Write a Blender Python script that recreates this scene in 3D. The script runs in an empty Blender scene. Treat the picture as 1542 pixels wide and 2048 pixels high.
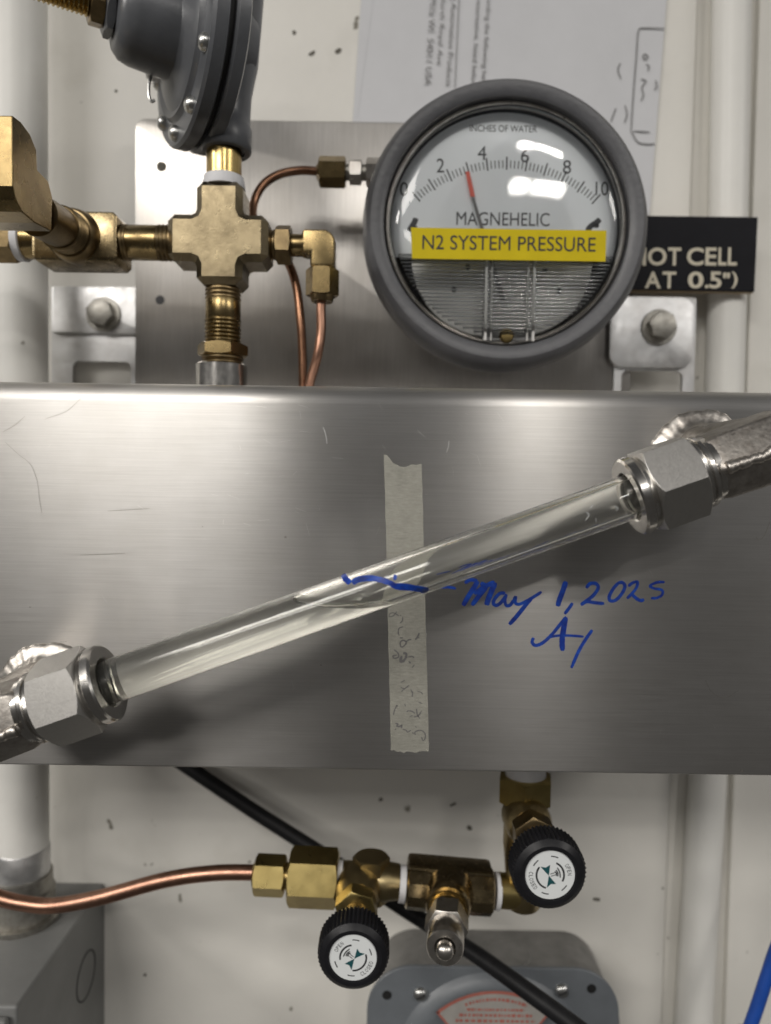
import bpy, bmesh, math, random
from mathutils import Vector, Matrix

random.seed(7)
SC = bpy.context.scene
COL = SC.collection
MM = 0.001

# ------------------------------------------------------------------ camera
FPX = 1450.0                      # focal length in pixels of the 1542 x 2048 photograph
DIST = 370.0                      # mm, lens to wall
PITCH, ROLL = math.radians(2.0), math.radians(0.83)
CAMP = Vector((0, -DIST, 0))
_F = Vector((0, math.cos(PITCH), -math.sin(PITCH)))
_R0 = Vector((1, 0, 0))
_U0 = Vector((0, math.sin(PITCH), math.cos(PITCH)))
_R = _R0 * math.cos(ROLL) + _U0 * math.sin(ROLL)
_U = _U0 * math.cos(ROLL) - _R0 * math.sin(ROLL)
cd = bpy.data.cameras.new('camera')
cam = bpy.data.objects.new('camera', cd)
COL.objects.link(cam)
cam.matrix_world = Matrix(((_R.x, _U.x, -_F.x, CAMP.x * MM), (_R.y, _U.y, -_F.y, CAMP.y * MM),
                           (_R.z, _U.z, -_F.z, CAMP.z * MM), (0, 0, 0, 1)))
cd.sensor_fit = 'VERTICAL'
cd.sensor_height = 36.0
cd.lens = FPX / 2048 * 36.0
cd.clip_start, cd.clip_end = 0.01, 50
cd.dof.use_dof = True
cd.dof.focus_distance = 0.226
cd.dof.aperture_fstop = 9.0
SC.camera = cam

# ------------------------------------------------------------------ world + ceiling lights + fill lamps + exposure
w = bpy.data.worlds.new('World'); SC.world = w; w.use_nodes = True
bg = w.node_tree.nodes['Background']
bg.inputs[1].default_value = 0.42
# the room around: pale ceiling, mid walls, dark floor
_nt = w.node_tree
_tc = _nt.nodes.new('ShaderNodeTexCoord'); _sx = _nt.nodes.new('ShaderNodeSeparateXYZ'); _rp = _nt.nodes.new('ShaderNodeValToRGB')
_nt.links.new(_tc.outputs['Generated'], _sx.inputs[0]); _mr = _nt.nodes.new('ShaderNodeMapRange')
_mr.inputs[1].default_value = -1.0; _nt.links.new(_sx.outputs[2], _mr.inputs[0]); _nt.links.new(_mr.outputs[0], _rp.inputs[0])
_e = _rp.color_ramp.elements
_e[0].position, _e[0].color = 0.42, (0.11, 0.105, 0.098, 1)
_e[1].position, _e[1].color = 0.95, (0.16, 0.16, 0.16, 1)
for _p, _c in ((0.57, 0.13), (0.70, 0.95), (0.78, 0.85), (0.87, 0.28)):
    _m = _e.new(_p); _m.color = (_c, _c * 0.985, _c * 0.97, 1)
_nt.links.new(_rp.outputs[0], bg.inputs[0])

def area(name, loc, sx, sy, power, col=(1, 0.96, 0.905), rot=(0, 0, 0)):
    l = bpy.data.lights.new(name, 'AREA'); l.shape = 'RECTANGLE'
    l.size, l.size_y, l.energy, l.color = sx, sy, power, col
    o = bpy.data.objects.new(name, l); COL.objects.link(o)
    o.location = loc; o.rotation_euler = rot
    return o
# ceiling fluorescent troffers behind and above the photographer plus added fill lamps, facing down
area('ceiling_and_fill_light', (-1.03, -2.30, 1.30), 1.20, 0.90, 42)
area('ceiling_and_fill_light', (-1.50, -4.20, 1.30), 1.30, 0.70, 34)  # added fill lamp: lightens the tank below the lower end of the tube
area('ceiling_and_fill_light', (0.70, -2.90, 1.30), 0.17, 0.17, 6)
area('ceiling_and_fill_light', (0.555, -2.90, 1.30), 0.075, 0.17, 2.5)
area('ceiling_and_fill_light', (0.62, -2.37, 1.30), 0.15, 0.13, 5)
area('ceiling_and_fill_light', (0.50, -2.37, 1.30), 0.055, 0.13, 2)
area('ceiling_and_fill_light', (2.30, -1.90, 1.30), 1.2, 0.6, 32)  # fill lamp added at the right to soften shadows on the wall
area('ceiling_and_fill_light', (-2.70, -1.70, 1.30), 1.2, 0.6, 76)  # fill lamp added at the far left to brighten the left wall
vs = SC.view_settings
vs.view_transform = 'Standard'; vs.look = 'None'; vs.gamma = 1.0; vs.exposure = 0.12
vs.use_curve_mapping = False
SC.cycles.use_denoising = True
SC.cycles.caustics_reflective = True
SC.cycles.caustics_refractive = True
SC.cycles.max_bounces = 14
SC.cycles.transmission_bounces = 12
SC.cycles.transparent_max_bounces = 24
SC.cycles.sample_clamp_indirect = 6.0

# ------------------------------------------------------------------ pixel -> place
def ray(px, py):
    return _F + _R * ((px - 771) / FPX) + _U * ((1024 - py) / FPX)
def P(px, py, h):
    """the point of the plane h mm in front of the wall that pixel (px, py) sees"""
    d = ray(px, py); t = (-h - CAMP.y) / d.y
    return CAMP + d * t
def PX(px, py, x):
    d = ray(px, py); t = x / d.x
    return CAMP + d * t
def pxmm(h):
    return FPX / (DIST - h)
def V(x, h, u):
    return Vector((x, -h, u))
OUT = Vector((0, -1, 0)); UP = Vector((0, 0, 1)); RIGHT = Vector((1, 0, 0))

class Fr:
    """frame: origin, axis a, e1 (as near to 'up' as can be), e2"""
    def __init__(s, o, a, up=None):
        s.o = Vector(o); s.a = Vector(a).normalized()
        up = Vector(up) if up is not None else (UP if abs(s.a.z) < 0.9 else OUT)
        s.e1 = (up - s.a * up.dot(s.a)).normalized()
        s.e2 = s.a.cross(s.e1)
    def p(s, x, y, z):
        return s.o + s.e1 * x + s.e2 * y + s.a * z

# ------------------------------------------------------------------ mesh builder (millimetres)
class B:
    def __init__(s):
        s.v = []; s.f = []
    def lathe(s, fr, prof, n=48, rf=None, closed=False):
        """prof: (axial, radius); radius 0 closes to a point"""
        rows = []
        for (z, r) in prof:
            if r <= 1e-6:
                rows.append([len(s.v)]); s.v.append(fr.p(0, 0, z))
            else:
                row = []
                for i in range(n):
                    t = 2 * math.pi * i / n
                    rr = r * (rf(t, z) if rf else 1)
                    row.append(len(s.v)); s.v.append(fr.p(rr * math.cos(t), rr * math.sin(t), z))
                rows.append(row)
        prs = list(zip(rows, rows[1:])) + ([(rows[-1], rows[0])] if closed else [])
        for a, b in prs:
            for i in range(n):
                j = (i + 1) % n
                if len(a) == 1 and len(b) == 1: continue
                if len(a) == 1: s.f.append((a[0], b[j], b[i]))
                elif len(b) == 1: s.f.append((a[i], a[j], b[0]))
                else: s.f.append((a[i], a[j], b[j], b[i]))
        return s
    def cyl(s, fr, z0, z1, r, n=40, c=0.0, r1=None):
        r1 = r if r1 is None else r1
        if c:
            return s.lathe(fr, [(z0, 0), (z0, r - c), (z0 + c, r), (z1 - c, r1), (z1, r1 - c), (z1, 0)], n)
        return s.lathe(fr, [(z0, 0), (z0, r), (z1, r1), (z1, 0)], n)
    def thread(s, fr, z0, z1, r, pitch=1.4, d=0.55, n=36):
        prof = [(z0, 0), (z0, r - d)]
        k = max(1, int((z1 - z0) / pitch)); q = (z1 - z0) / k
        for i in range(k):
            z = z0 + i * q
            prof += [(z + q * .3, r), (z + q * .6, r), (z + q * .9, r - d)]
        prof += [(z1, r - d), (z1, 0)]
        return s.lathe(fr, prof, n)
    def hexn(s, fr, z0, z1, flats, ch0=True, ch1=True, phase=0.0, sides=6, bore=0.0, tan=0.5, rc=None):
        """chamfered nut: sides meet the end faces in the usual scallops"""
        ap = flats / 2; rc = rc or ap * 0.97
        per = 8; n = sides * per
        def R(t):
            q = (t - phase) % (2 * math.pi / sides) - math.pi / sides
            return ap / math.cos(q)
        rows = []
        def ring(fz, fr_):
            row = []
            for i in range(n):
                t = 2 * math.pi * i / n + phase
                r = fr_(t)
                row.append(len(s.v)); s.v.append(fr.p(r * math.cos(t), r * math.sin(t), fz(t)))
            rows.append(row)
        if bore:
            ring(lambda t: (z0 + z1) / 2, lambda t: bore)
            ring(lambda t: z0, lambda t: bore)
        else:
            rows.append([len(s.v)]); s.v.append(fr.p(0, 0, z0))
        if ch0:
            ring(lambda t: z0, lambda t: rc)
            ring(lambda t: z0 + max(0, R(t) - rc) * tan, R)
        else: ring(lambda t: z0, R)
        if ch1:
            ring(lambda t: z1 - max(0, R(t) - rc) * tan, R)
            ring(lambda t: z1, lambda t: rc)
        else: ring(lambda t: z1, R)
        if bore:
            ring(lambda t: z1, lambda t: bore)
            ring(lambda t: (z0 + z1) / 2, lambda t: bore)
        else:
            rows.append([len(s.v)]); s.v.append(fr.p(0, 0, z1))
        for a, b in zip(rows, rows[1:]):
            for i in range(n):
                j = (i + 1) % n
                if len(a) == 1: s.f.append((a[0], b[j], b[i]))
                elif len(b) == 1: s.f.append((a[i], a[j], b[0]))
                else: s.f.append((a[i], a[j], b[j], b[i]))
        return s
    def prism(s, pts0, vec, holes=None):
        """polygon of 3D points pushed along vec"""
        k = len(s.v); n = len(pts0); vec = Vector(vec)
        s.v += [Vector(p) for p in pts0] + [Vector(p) + vec for p in pts0]
        s.f.append(tuple(range(k, k + n))); s.f.append(tuple(range(k + 2 * n - 1, k + n - 1, -1)))
        for i in range(n):
            j = (i + 1) % n
            s.f.append((k + i, k + n + i, k + n + j, k + j))
        return s
    def box(s, c, ex, ey, ez, X=RIGHT, Y=OUT, Z=UP):
        c = Vector(c)
        pts = [c + X * (a * ex / 2) - Y * ey / 2 + Z * (b * ez / 2) for a, b in ((-1, -1), (1, -1), (1, 1), (-1, 1))]
        return s.prism(pts, Y * ey)
    def tube(s, pts, r, n=20, caps=True, sub=8):
        pts = [Vector(p) for p in pts]
        path = []
        if len(pts) > 2:
            q = [pts[0] * 2 - pts[1]] + pts + [pts[-1] * 2 - pts[-2]]
            for i in range(1, len(q) - 2):
                for k in range(sub):
                    t = k / sub; a, b, c, d = q[i - 1], q[i], q[i + 1], q[i + 2]
                    path.append(0.5 * ((2 * b) + (c - a) * t + (2 * a - 5 * b + 4 * c - d) * t * t + (3 * b - a - 3 * c + d) * t ** 3))
            path.append(pts[-1])
        else: path = pts
        rows = []; e = None
        for i, p in enumerate(path):
            t = (path[min(i + 1, len(path) - 1)] - path[max(i - 1, 0)]).normalized()
            if e is None: e = t.orthogonal().normalized()
            e = (e - t * e.dot(t)).normalized(); g = t.cross(e)
            rr = r(i / (len(path) - 1)) if callable(r) else r
            rows.append([len(s.v) + k for k in range(n)])
            for k in range(n):
                a = 2 * math.pi * k / n
                s.v.append(p + e * (rr * math.cos(a)) + g * (rr * math.sin(a)))
        for a, b in zip(rows, rows[1:]):
            for i in range(n):
                j = (i + 1) % n; s.f.append((a[i], a[j], b[j], b[i]))
        if caps:
            s.f.append(tuple(rows[0][::-1])); s.f.append(tuple(rows[-1]))
        return s
    def ribbon(s, left, right):
        k = len(s.v); n = len(left)
        s.v += [Vector(p) for p in left] + [Vector(p) for p in right]
        for i in range(n - 1):
            s.f.append((k + i, k + n + i, k + n + i + 1, k + i + 1))
        return s
    def done(s, name, mat, parent=None, smooth=38, bevel=0, seg=2, uv=False, origin=None, bevang=30):
        o0 = ORI[parent.name] if parent is not None else Vector(origin) if origin is not None else sum(s.v, Vector()) / len(s.v)
        me = bpy.data.meshes.new(name)
        me.from_pydata([(p - o0) * MM for p in s.v], [], s.f)
        bm = bmesh.new(); bm.from_mesh(me)
        if bevel:
            bmesh.ops.remove_doubles(bm, verts=bm.verts, dist=1e-6)
            ed = [e for e in bm.edges if len(e.link_faces) == 2 and e.calc_face_angle(0) > math.radians(bevang)]
            bmesh.ops.bevel(bm, geom=ed, offset=bevel * MM, segments=seg, profile=0.6, affect='EDGES', clamp_overlap=True)
        bmesh.ops.recalc_face_normals(bm, faces=bm.faces)
        bm.to_mesh(me); bm.free()
        if uv:
            ul = me.uv_layers.new(name='UVMap')
            for lp in me.loops:
                co = me.vertices[lp.vertex_index].co
                ul.data[lp.index].uv = (co.x, co.z)
        if smooth:
            for p in me.polygons: p.use_smooth = True
            me.set_sharp_from_angle(angle=math.radians(smooth))
        me.materials.append(mat)
        ob = bpy.data.objects.new(name, me); COL.objects.link(ob)
        if parent is not None: ob.parent = parent
        else: ob.location = o0 * MM
        ORI[ob.name] = o0
        return ob
ORI = {}

def tag(o, label=None, cat=None, group=None, kind=None):
    if label: o['label'] = label
    if cat: o['category'] = cat
    if group: o['group'] = group
    if kind: o['kind'] = kind
    return o
def thing(name, label, cat, loc, group=None):
    o = bpy.data.objects.new(name, None); COL.objects.link(o)
    o.empty_display_size = 0.005; o.location = Vector(loc) * MM
    ORI[o.name] = Vector(loc)
    return tag(o, label, cat, group)
def text(body, mat, parent, name, c, w, h, X=RIGHT, Yv=UP, bold=0.0, depth=0.06, shear=0.0):
    """flat lettering fitted into a w x h mm box centred at c"""
    cu = bpy.data.curves.new('t', 'FONT'); cu.body = body; cu.size = 1; cu.offset = bold; cu.shear = shear
    cu.resolution_u = 4; cu.extrude = 0.0
    to = bpy.data.objects.new('t', cu); COL.objects.link(to)
    dg = bpy.context.evaluated_depsgraph_get(); dg.update()
    me = bpy.data.meshes.new_from_object(to.evaluated_get(dg))
    vs_ = [v.co.copy() for v in me.vertices]; fs = [tuple(p.vertices) for p in me.polygons]
    bpy.data.objects.remove(to); bpy.data.curves.remove(cu); bpy.data.meshes.remove(me)
    x0, x1 = min(v.x for v in vs_), max(v.x for v in vs_); y0, y1 = min(v.y for v in vs_), max(v.y for v in vs_)
    b = B(); c = Vector(c)
    sx = w / (x1 - x0) if w else h / (y1 - y0); sy = h / (y1 - y0)
    b.v = [c + X * ((v.x - (x0 + x1) / 2) * sx) + Yv * ((v.y - (y0 + y1) / 2) * sy) for v in vs_]
    b.f = fs
    return b.done(name, mat, parent, smooth=0)
def spline(pts, sub=6):
    if len(pts) < 3: sub_pts = []; 
    q = [Vector(p) for p in pts]
    if len(q) == 2: return [q[0].lerp(q[1], t / sub) for t in range(sub + 1)]
    q = [q[0] * 2 - q[1]] + q + [q[-1] * 2 - q[-2]]; out = []
    for i in range(1, len(q) - 2):
        for k in range(sub):
            t = k / sub; a, b, c, d = q[i - 1], q[i], q[i + 1], q[i + 2]
            out.append(0.5 * ((2 * b) + (c - a) * t + (2 * a - 5 * b + 4 * c - d) * t * t + (3 * b - a - 3 * c + d) * t ** 3))
    out.append(q[-2]); return out
def stroke(b, pts, width, proj, lift=0.0, ragged=0.0):
    """a pen stroke: pixel polyline, width in px, laid on a surface by proj(px, py, lift)"""
    sp = spline([Vector((p[0], p[1])) for p in pts]); L = []; R_ = []
    n = len(sp)
    for i, p in enumerate(sp):
        t = sp[min(i + 1, n - 1)] - sp[max(i - 1, 0)]
        if t.length < 1e-6: t = Vector((1, 0))
        t.normalize(); nn = Vector((-t.y, t.x))
        e = min(i, n - 1 - i); wd = width * (0.62 if e == 0 else 0.9 if e == 1 else 1.0) * (1 + random.uniform(-ragged, ragged))
        L.append(proj(*(p + nn * wd / 2), lift)); R_.append(proj(*(p - nn * wd / 2), lift))
    b.ribbon(L, R_)

# ------------------------------------------------------------------ materials
def mat(name):
    m = bpy.data.materials.new(name); m.use_nodes = True
    nt = m.node_tree; return m, nt, nt.nodes['Principled BSDF']
def N(nt, typ, **kw):
    n = nt.nodes.new(typ)
    for k, v in kw.items():
        if k in n.inputs: n.inputs[k].default_value = v
        else: setattr(n, k, v)
    return n
def ramp(nt, src, stops):
    r = nt.nodes.new('ShaderNodeValToRGB')
    while len(r.color_ramp.elements) < len(stops): r.color_ramp.elements.new(0.5)
    for e, (p, c) in zip(r.color_ramp.elements, stops):
        e.position = p; e.color = (c, c, c, 1) if not hasattr(c, '__len__') else (*c, 1)
    nt.links.new(src, r.inputs[0]); return r.outputs[0]
def coords(nt, scale=(1, 1, 1), rot=(0, 0, 0)):
    tc = nt.nodes.new('ShaderNodeTexCoord'); mp = nt.nodes.new('ShaderNodeMapping')
    mp.inputs['Scale'].default_value = scale; mp.inputs['Rotation'].default_value = rot
    nt.links.new(tc.outputs['Object'], mp.inputs[0]); return mp.outputs[0]
def bump(nt, bs, src, strength, dist=0.0005):
    b = N(nt, 'ShaderNodeBump', Strength=strength, Distance=dist)
    nt.links.new(src, b.inputs['Height']); nt.links.new(b.outputs[0], bs.inputs['Normal']); return b
def plain(name, col, rough=0.5, metal=0.0, noise=0.0, nscale=200, bmp=0.0, bscale=800, bdist=0.0003, rvar=0.0, spec=0.5):
    m, nt, bs = mat(name)
    bs.inputs['Base Color'].default_value = (*col, 1); bs.inputs['Roughness'].default_value = rough
    bs.inputs['Metallic'].default_value = metal; bs.inputs['Specular IOR Level'].default_value = spec
    co = coords(nt)
    if noise or rvar:
        nz = N(nt, 'ShaderNodeTexNoise', Scale=nscale, Detail=5.0, Roughness=0.6); nt.links.new(co, nz.inputs['Vector'])
        if noise:
            c0 = tuple(c * (1 - noise) for c in col); c1 = tuple(min(1, c * (1 + noise)) for c in col)
            nt.links.new(ramp(nt, nz.outputs[0], [(0.3, c0), (0.7, c1)]), bs.inputs['Base Color'])
        if rvar:
            nt.links.new(ramp(nt, nz.outputs[0], [(0.3, max(0.02, rough - rvar)), (0.7, min(1, rough + rvar))]), bs.inputs['Roughness'])
    if bmp:
        nb = N(nt, 'ShaderNodeTexNoise', Scale=bscale, Detail=3.0); nt.links.new(co, nb.inputs['Vector'])
        bump(nt, bs, nb.outputs[0], bmp, bdist)
    return m

def wall_paint(name, col):
    m, nt, bs = mat(name)
    co = coords(nt)
    nz = N(nt, 'ShaderNodeTexNoise', Scale=9.0, Detail=6.0, Roughness=0.6); nt.links.new(co, nz.inputs['Vector'])
    base = ramp(nt, nz.outputs[0], [(0.3, tuple(c * 0.92 for c in col)), (0.7, tuple(min(1, c * 1.05) for c in col))])
    sp = N(nt, 'ShaderNodeTexNoise', Scale=95.0, Detail=2.0, Roughness=0.5); nt.links.new(co, sp.inputs['Vector'])
    s1 = ramp(nt, sp.outputs[0], [(0.745, 0.0), (0.79, 1.0)])
    mx = N(nt, 'ShaderNodeMix', data_type='RGBA'); nt.links.new(s1, mx.inputs[0]); nt.links.new(base, mx.inputs[6])
    mx.inputs[7].default_value = (0.18, 0.165, 0.13, 1)
    sm = N(nt, 'ShaderNodeTexNoise', Scale=22.0, Detail=4.0); nt.links.new(co, sm.inputs['Vector'])
    s2 = ramp(nt, sm.outputs[0], [(0.6, 0.0), (0.8, 0.28)])
    m2 = N(nt, 'ShaderNodeMix', data_type='RGBA'); nt.links.new(s2, m2.inputs[0]); nt.links.new(mx.outputs[2], m2.inputs[6])
    m2.inputs[7].default_value = (0.40, 0.37, 0.30, 1)
    nt.links.new(m2.outputs[2], bs.inputs['Base Color'])
    bs.inputs['Roughness'].default_value = 0.42
    nb = N(nt, 'ShaderNodeTexNoise', Scale=160.0, Detail=3.0); nt.links.new(co, nb.inputs['Vector'])
    bump(nt, bs, nb.outputs[0], 0.25, 0.0006)
    return m

def brushed(name, col, rough, aniso, along='x', dirt=0.35, uv=True, line=0.035):
    """brushed sheet steel; the grain runs along x or z"""
    m, nt, bs = mat(name)
    bs.inputs['Metallic'].default_value = 1.0
    st = (38, 60, 2100) if along == 'x' else (2100, 60, 38)
    co = coords(nt, st)
    nz = N(nt, 'ShaderNodeTexNoise', Scale=1.0, Detail=5.0, Roughness=0.65); nt.links.new(co, nz.inputs['Vector'])
    st2 = (70, 60, 3600) if along == 'x' else (3600, 60, 70)
    co2 = coords(nt, st2)
    n2 = N(nt, 'ShaderNodeTexNoise', Scale=1.0, Detail=3.0, Roughness=0.6); nt.links.new(co2, n2.inputs['Vector'])
    blot = N(nt, 'ShaderNodeTexNoise', Scale=26.0, Detail=5.0, Roughness=0.6); nt.links.new(coords(nt), blot.inputs['Vector'])
    big = N(nt, 'ShaderNodeTexNoise', Scale=11.0, Detail=3.0, Roughness=0.5); nt.links.new(coords(nt, (1, 1, 0.6)), big.inputs['Vector'])
    c0 = tuple(c * (1 - dirt * .35) for c in col); c1 = tuple(min(1, c * (1 + dirt * .12)) for c in col)
    cr = ramp(nt, nz.outputs[0], [(0.25, c0), (0.75, c1)])
    mx = N(nt, 'ShaderNodeMix', data_type='RGBA', blend_type='MULTIPLY'); mx.inputs[0].default_value = dirt
    nt.links.new(cr, mx.inputs[6]); nt.links.new(ramp(nt, blot.outputs[0], [(0.3, (0.72, 0.70, 0.66)), (0.62, (1, 1, 1))]), mx.inputs[7])
    nt.links.new(mx.outputs[2], bs.inputs['Base Color'])
    ad = N(nt, 'ShaderNodeMath', operation='ADD')
    nt.links.new(ramp(nt, big.outputs[0], [(0.3, rough * 0.9), (0.7, rough * 1.1)]), ad.inputs[0])
    nt.links.new(ramp(nt, n2.outputs[0], [(0.3, -0.0), (0.7, line)]), ad.inputs[1])
    nt.links.new(ad.outputs[0], bs.inputs['Roughness'])
    bs.inputs['Anisotropic'].default_value = aniso
    if uv:
        tg = N(nt, 'ShaderNodeTangent', direction_type='UV_MAP'); tg.uv_map = 'UVMap'
        nt.links.new(tg.outputs[0], bs.inputs['Tangent'])
        bs.inputs['Anisotropic Rotation'].default_value = 0.25 if along == 'x' else 0.0
    a3 = N(nt, 'ShaderNodeMath', operation='MULTIPLY_ADD'); a3.inputs[1].default_value = 0.5
    nt.links.new(n2.outputs[0], a3.inputs[0]); nt.links.new(nz.outputs[0], a3.inputs[2])
    bump(nt, bs, a3.outputs[0], 0.055, 0.0001)
    return m

def metal_worn(name, col, dark, rough, scale=70, bmp=0.15, bscale=900, mixat=(0.42, 0.7)):
    """bare metal with tarnish in blotches"""
    m, nt, bs = mat(name); bs.inputs['Metallic'].default_value = 1.0
    co = coords(nt)
    nz = N(nt, 'ShaderNodeTexNoise', Scale=scale, Detail=7.0, Roughness=0.65); nt.links.new(co, nz.inputs['Vector'])
    nt.links.new(ramp(nt, nz.outputs[0], [(mixat[0], col), (mixat[1], dark)]), bs.inputs['Base Color'])
    n2 = N(nt, 'ShaderNodeTexNoise', Scale=scale * 3.3, Detail=4.0); nt.links.new(co, n2.inputs['Vector'])
    nt.links.new(ramp(nt, n2.outputs[0], [(0.3, rough * 0.88), (0.7, min(1, rough * 1.18))]), bs.inputs['Roughness'])
    nb = N(nt, 'ShaderNodeTexNoise', Scale=bscale, Detail=3.0); nt.links.new(co, nb.inputs['Vector'])
    bump(nt, bs, nb.outputs[0], bmp, 0.0002)
    return m

def glass(name, ior, col=(1, 1, 1), rough=0.0):
    m = bpy.data.materials.new(name); m.use_nodes = True; nt = m.node_tree
    nt.nodes.remove(nt.nodes['Principled BSDF'])
    g = N(nt, 'ShaderNodeBsdfGlass', IOR=ior, Roughness=rough); g.inputs['Color'].default_value = (*col, 1)
    nt.links.new(g.outputs[0], nt.nodes['Material Output'].inputs[0]); return m

def hazy(name, ior, col, haze):
    """slightly milky clear plastic"""
    m = glass(name, ior, col, 0.0); nt = m.node_tree
    g = [n for n in nt.nodes if n.type == 'BSDF_GLASS'][0]
    d = nt.nodes.new('ShaderNodeBsdfDiffuse'); d.inputs[0].default_value = (0.75, 0.745, 0.71, 1)
    mx = nt.nodes.new('ShaderNodeMixShader'); mx.inputs[0].default_value = haze
    nt.links.new(g.outputs[0], mx.inputs[1]); nt.links.new(d.outputs[0], mx.inputs[2])
    nt.links.new(mx.outputs[0], nt.nodes['Material Output'].inputs[0]); return m

def clear_sheet(name, rough=0.03, tint=(0.97, 0.98, 0.98), ior=1.49, wob=0.0):
    """thin clear plastic: lets light straight through, mirrors by Fresnel"""
    m = bpy.data.materials.new(name); m.use_nodes = True; nt = m.node_tree
    nt.nodes.remove(nt.nodes['Principled BSDF'])
    tr = nt.nodes.new('ShaderNodeBsdfTransparent'); tr.inputs[0].default_value = (*tint, 1)
    gl = N(nt, 'ShaderNodeBsdfAnisotropic', Roughness=rough)
    fr = N(nt, 'ShaderNodeFresnel', IOR=ior); mx = nt.nodes.new('ShaderNodeMixShader')
    ad = N(nt, 'ShaderNodeMath', operation='ADD', use_clamp=True); ad.inputs[1].default_value = wob
    nt.links.new(fr.outputs[0], ad.inputs[0]); nt.links.new(ad.outputs[0], mx.inputs[0]); nt.links.new(tr.outputs[0], mx.inputs[1]); nt.links.new(gl.outputs[0], mx.inputs[2])
    nt.links.new(mx.outputs[0], nt.nodes['Material Output'].inputs[0]); return m

M = {}
M['wall'] = wall_paint('cream_wall_paint', (0.74, 0.72, 0.67))
M['pipe_paint'] = wall_paint('white_pipe_paint', (0.76, 0.75, 0.71))
M['steel'] = brushed('brushed_stainless', (0.60, 0.585, 0.565), 0.30, 0.965, 'x')
M['plate'] = brushed('satin_plate', (0.60, 0.575, 0.545), 0.37, 0.80, 'z', dirt=0.6)
M['alu'] = metal_worn('mill_aluminium', (0.66, 0.66, 0.66), (0.50, 0.49, 0.48), 0.42, 60, 0.1)
M['nut'] = metal_worn('blasted_stainless', (0.555, 0.54, 0.515), (0.515, 0.50, 0.475), 0.37, 900, 0.05, 2200)
M['ring'] = metal_worn('turned_stainless', (0.62, 0.60, 0.57), (0.48, 0.46, 0.43), 0.2, 120, 0.05)
M['forged'] = metal_worn('forged_stainless', (0.40, 0.375, 0.345), (0.27, 0.245, 0.22), 0.44, 300, 0.4, 800)
M['weld'] = metal_worn('weld_bead', (0.56, 0.53, 0.49), (0.34, 0.31, 0.28), 0.38, 260, 0.3, 700)
M['brass'] = metal_worn('tarnished_brass', (0.31, 0.23, 0.11), (0.165, 0.118, 0.056), 0.26, 45, 0.05)
M['brass_forged'] = metal_worn('forged_brass', (0.215, 0.175, 0.108), (0.11, 0.088, 0.054), 0.3, 90, 0.22, 1100)
M['brass_low'] = metal_worn('yellow_brass', (0.46, 0.36, 0.145), (0.33, 0.25, 0.095), 0.3, 60, 0.06)
M['brass_low_forged'] = metal_worn('pale_forged_brass', (0.42, 0.335, 0.18), (0.30, 0.23, 0.115), 0.32, 70, 0.15, 1000)
M['brass_bright'] = metal_worn('machined_brass', (0.50, 0.37, 0.155), (0.33, 0.235, 0.095), 0.24, 50, 0.04)
M['brass_dark'] = metal_worn('browned_brass', (0.27, 0.20, 0.105), (0.15, 0.11, 0.06), 0.34, 130, 0.2)
M['brass_tee'] = metal_worn('brown_stained_brass', (0.34, 0.265, 0.15), (0.17, 0.128, 0.07), 0.25, 120, 0.15)
M['copper'] = metal_worn('copper', (0.47, 0.265, 0.185), (0.31, 0.165, 0.115), 0.33, 90, 0.03)
M['copper_dark'] = metal_worn('aged_copper', (0.31, 0.165, 0.10), (0.18, 0.095, 0.06), 0.3, 110, 0.03)
M['nickel'] = metal_worn('nickel', (0.60, 0.57, 0.53), (0.44, 0.41, 0.37), 0.3, 150, 0.06)
M['bolt'] = metal_worn('dull_bolt', (0.40, 0.385, 0.35), (0.26, 0.245, 0.22), 0.45, 260, 0.3)
M['zinc'] = metal_worn('zinc_screw', (0.66, 0.66, 0.64), (0.45, 0.45, 0.44), 0.3, 300, 0.2)
M['reg_grey'] = plain('grey_enamel', (0.105, 0.11, 0.12), 0.33, 0, 0.14, 60, 0.12, 500, 0.0004, 0.06)
M['hammer'] = plain('grey_hammer_paint', (0.092, 0.093, 0.10), 0.38, 0, 0.12, 120, 0.28, 480, 0.0005, 0.05)
M['cover_grey'] = plain('grey_box_enamel', (0.13, 0.142, 0.155), 0.4, 0, 0.1, 60, 0.1, 400, 0.0004)
M['cast_grey'] = plain('cast_box_metal', (0.22, 0.215, 0.205), 0.55, 0.35, 0.2, 90, 0.4, 700, 0.0004)
M['box_grey'] = plain('grey_cabinet_enamel', (0.17, 0.172, 0.168), 0.45, 0, 0.1, 40, 0.15, 300, 0.0003)
M['black'] = plain('black_phenolic', (0.012, 0.012, 0.014), 0.36, 0, 0.2, 200, 0.1, 900, 0.0002, 0.06, spec=0.22)
M['rubber'] = plain('black_cable_jacket', (0.012, 0.012, 0.013), 0.48, 0, 0.2, 200, 0.1, spec=0.22)
M['black_gap'] = plain('black_gasket', (0.006, 0.006, 0.006), 0.7)
M['blue_cable'] = plain('blue_cable_jacket', (0.012, 0.065, 0.33), 0.4, 0, 0.12, 150, 0.1)
M['tape'] = plain('white_thread_tape', (0.72, 0.72, 0.74), 0.55, 0, 0.06, 300, 0.3, 1200)
M['dial'] = plain('white_dial', (0.80, 0.825, 0.85), 0.45, 0, 0.02, 60)
M['ink'] = plain('black_print', (0.025, 0.025, 0.028), 0.6)
M['ink_grey'] = plain('grey_print', (0.16, 0.155, 0.155), 0.7)
M['red'] = plain('red_paint', (0.72, 0.10, 0.06), 0.5)
M['yellow'] = plain('yellow_label', (0.60, 0.47, 0.010), 0.55, 0, 0.05, 120, spec=0.15)
M['sign'] = plain('black_engraved_plastic', (0.010, 0.010, 0.013), 0.5, 0, 0.15, 100, 0.05, spec=0.12)
M['cream'] = plain('cream_engraving', (0.62, 0.57, 0.45), 0.6, 0, 0.08, 300)
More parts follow.
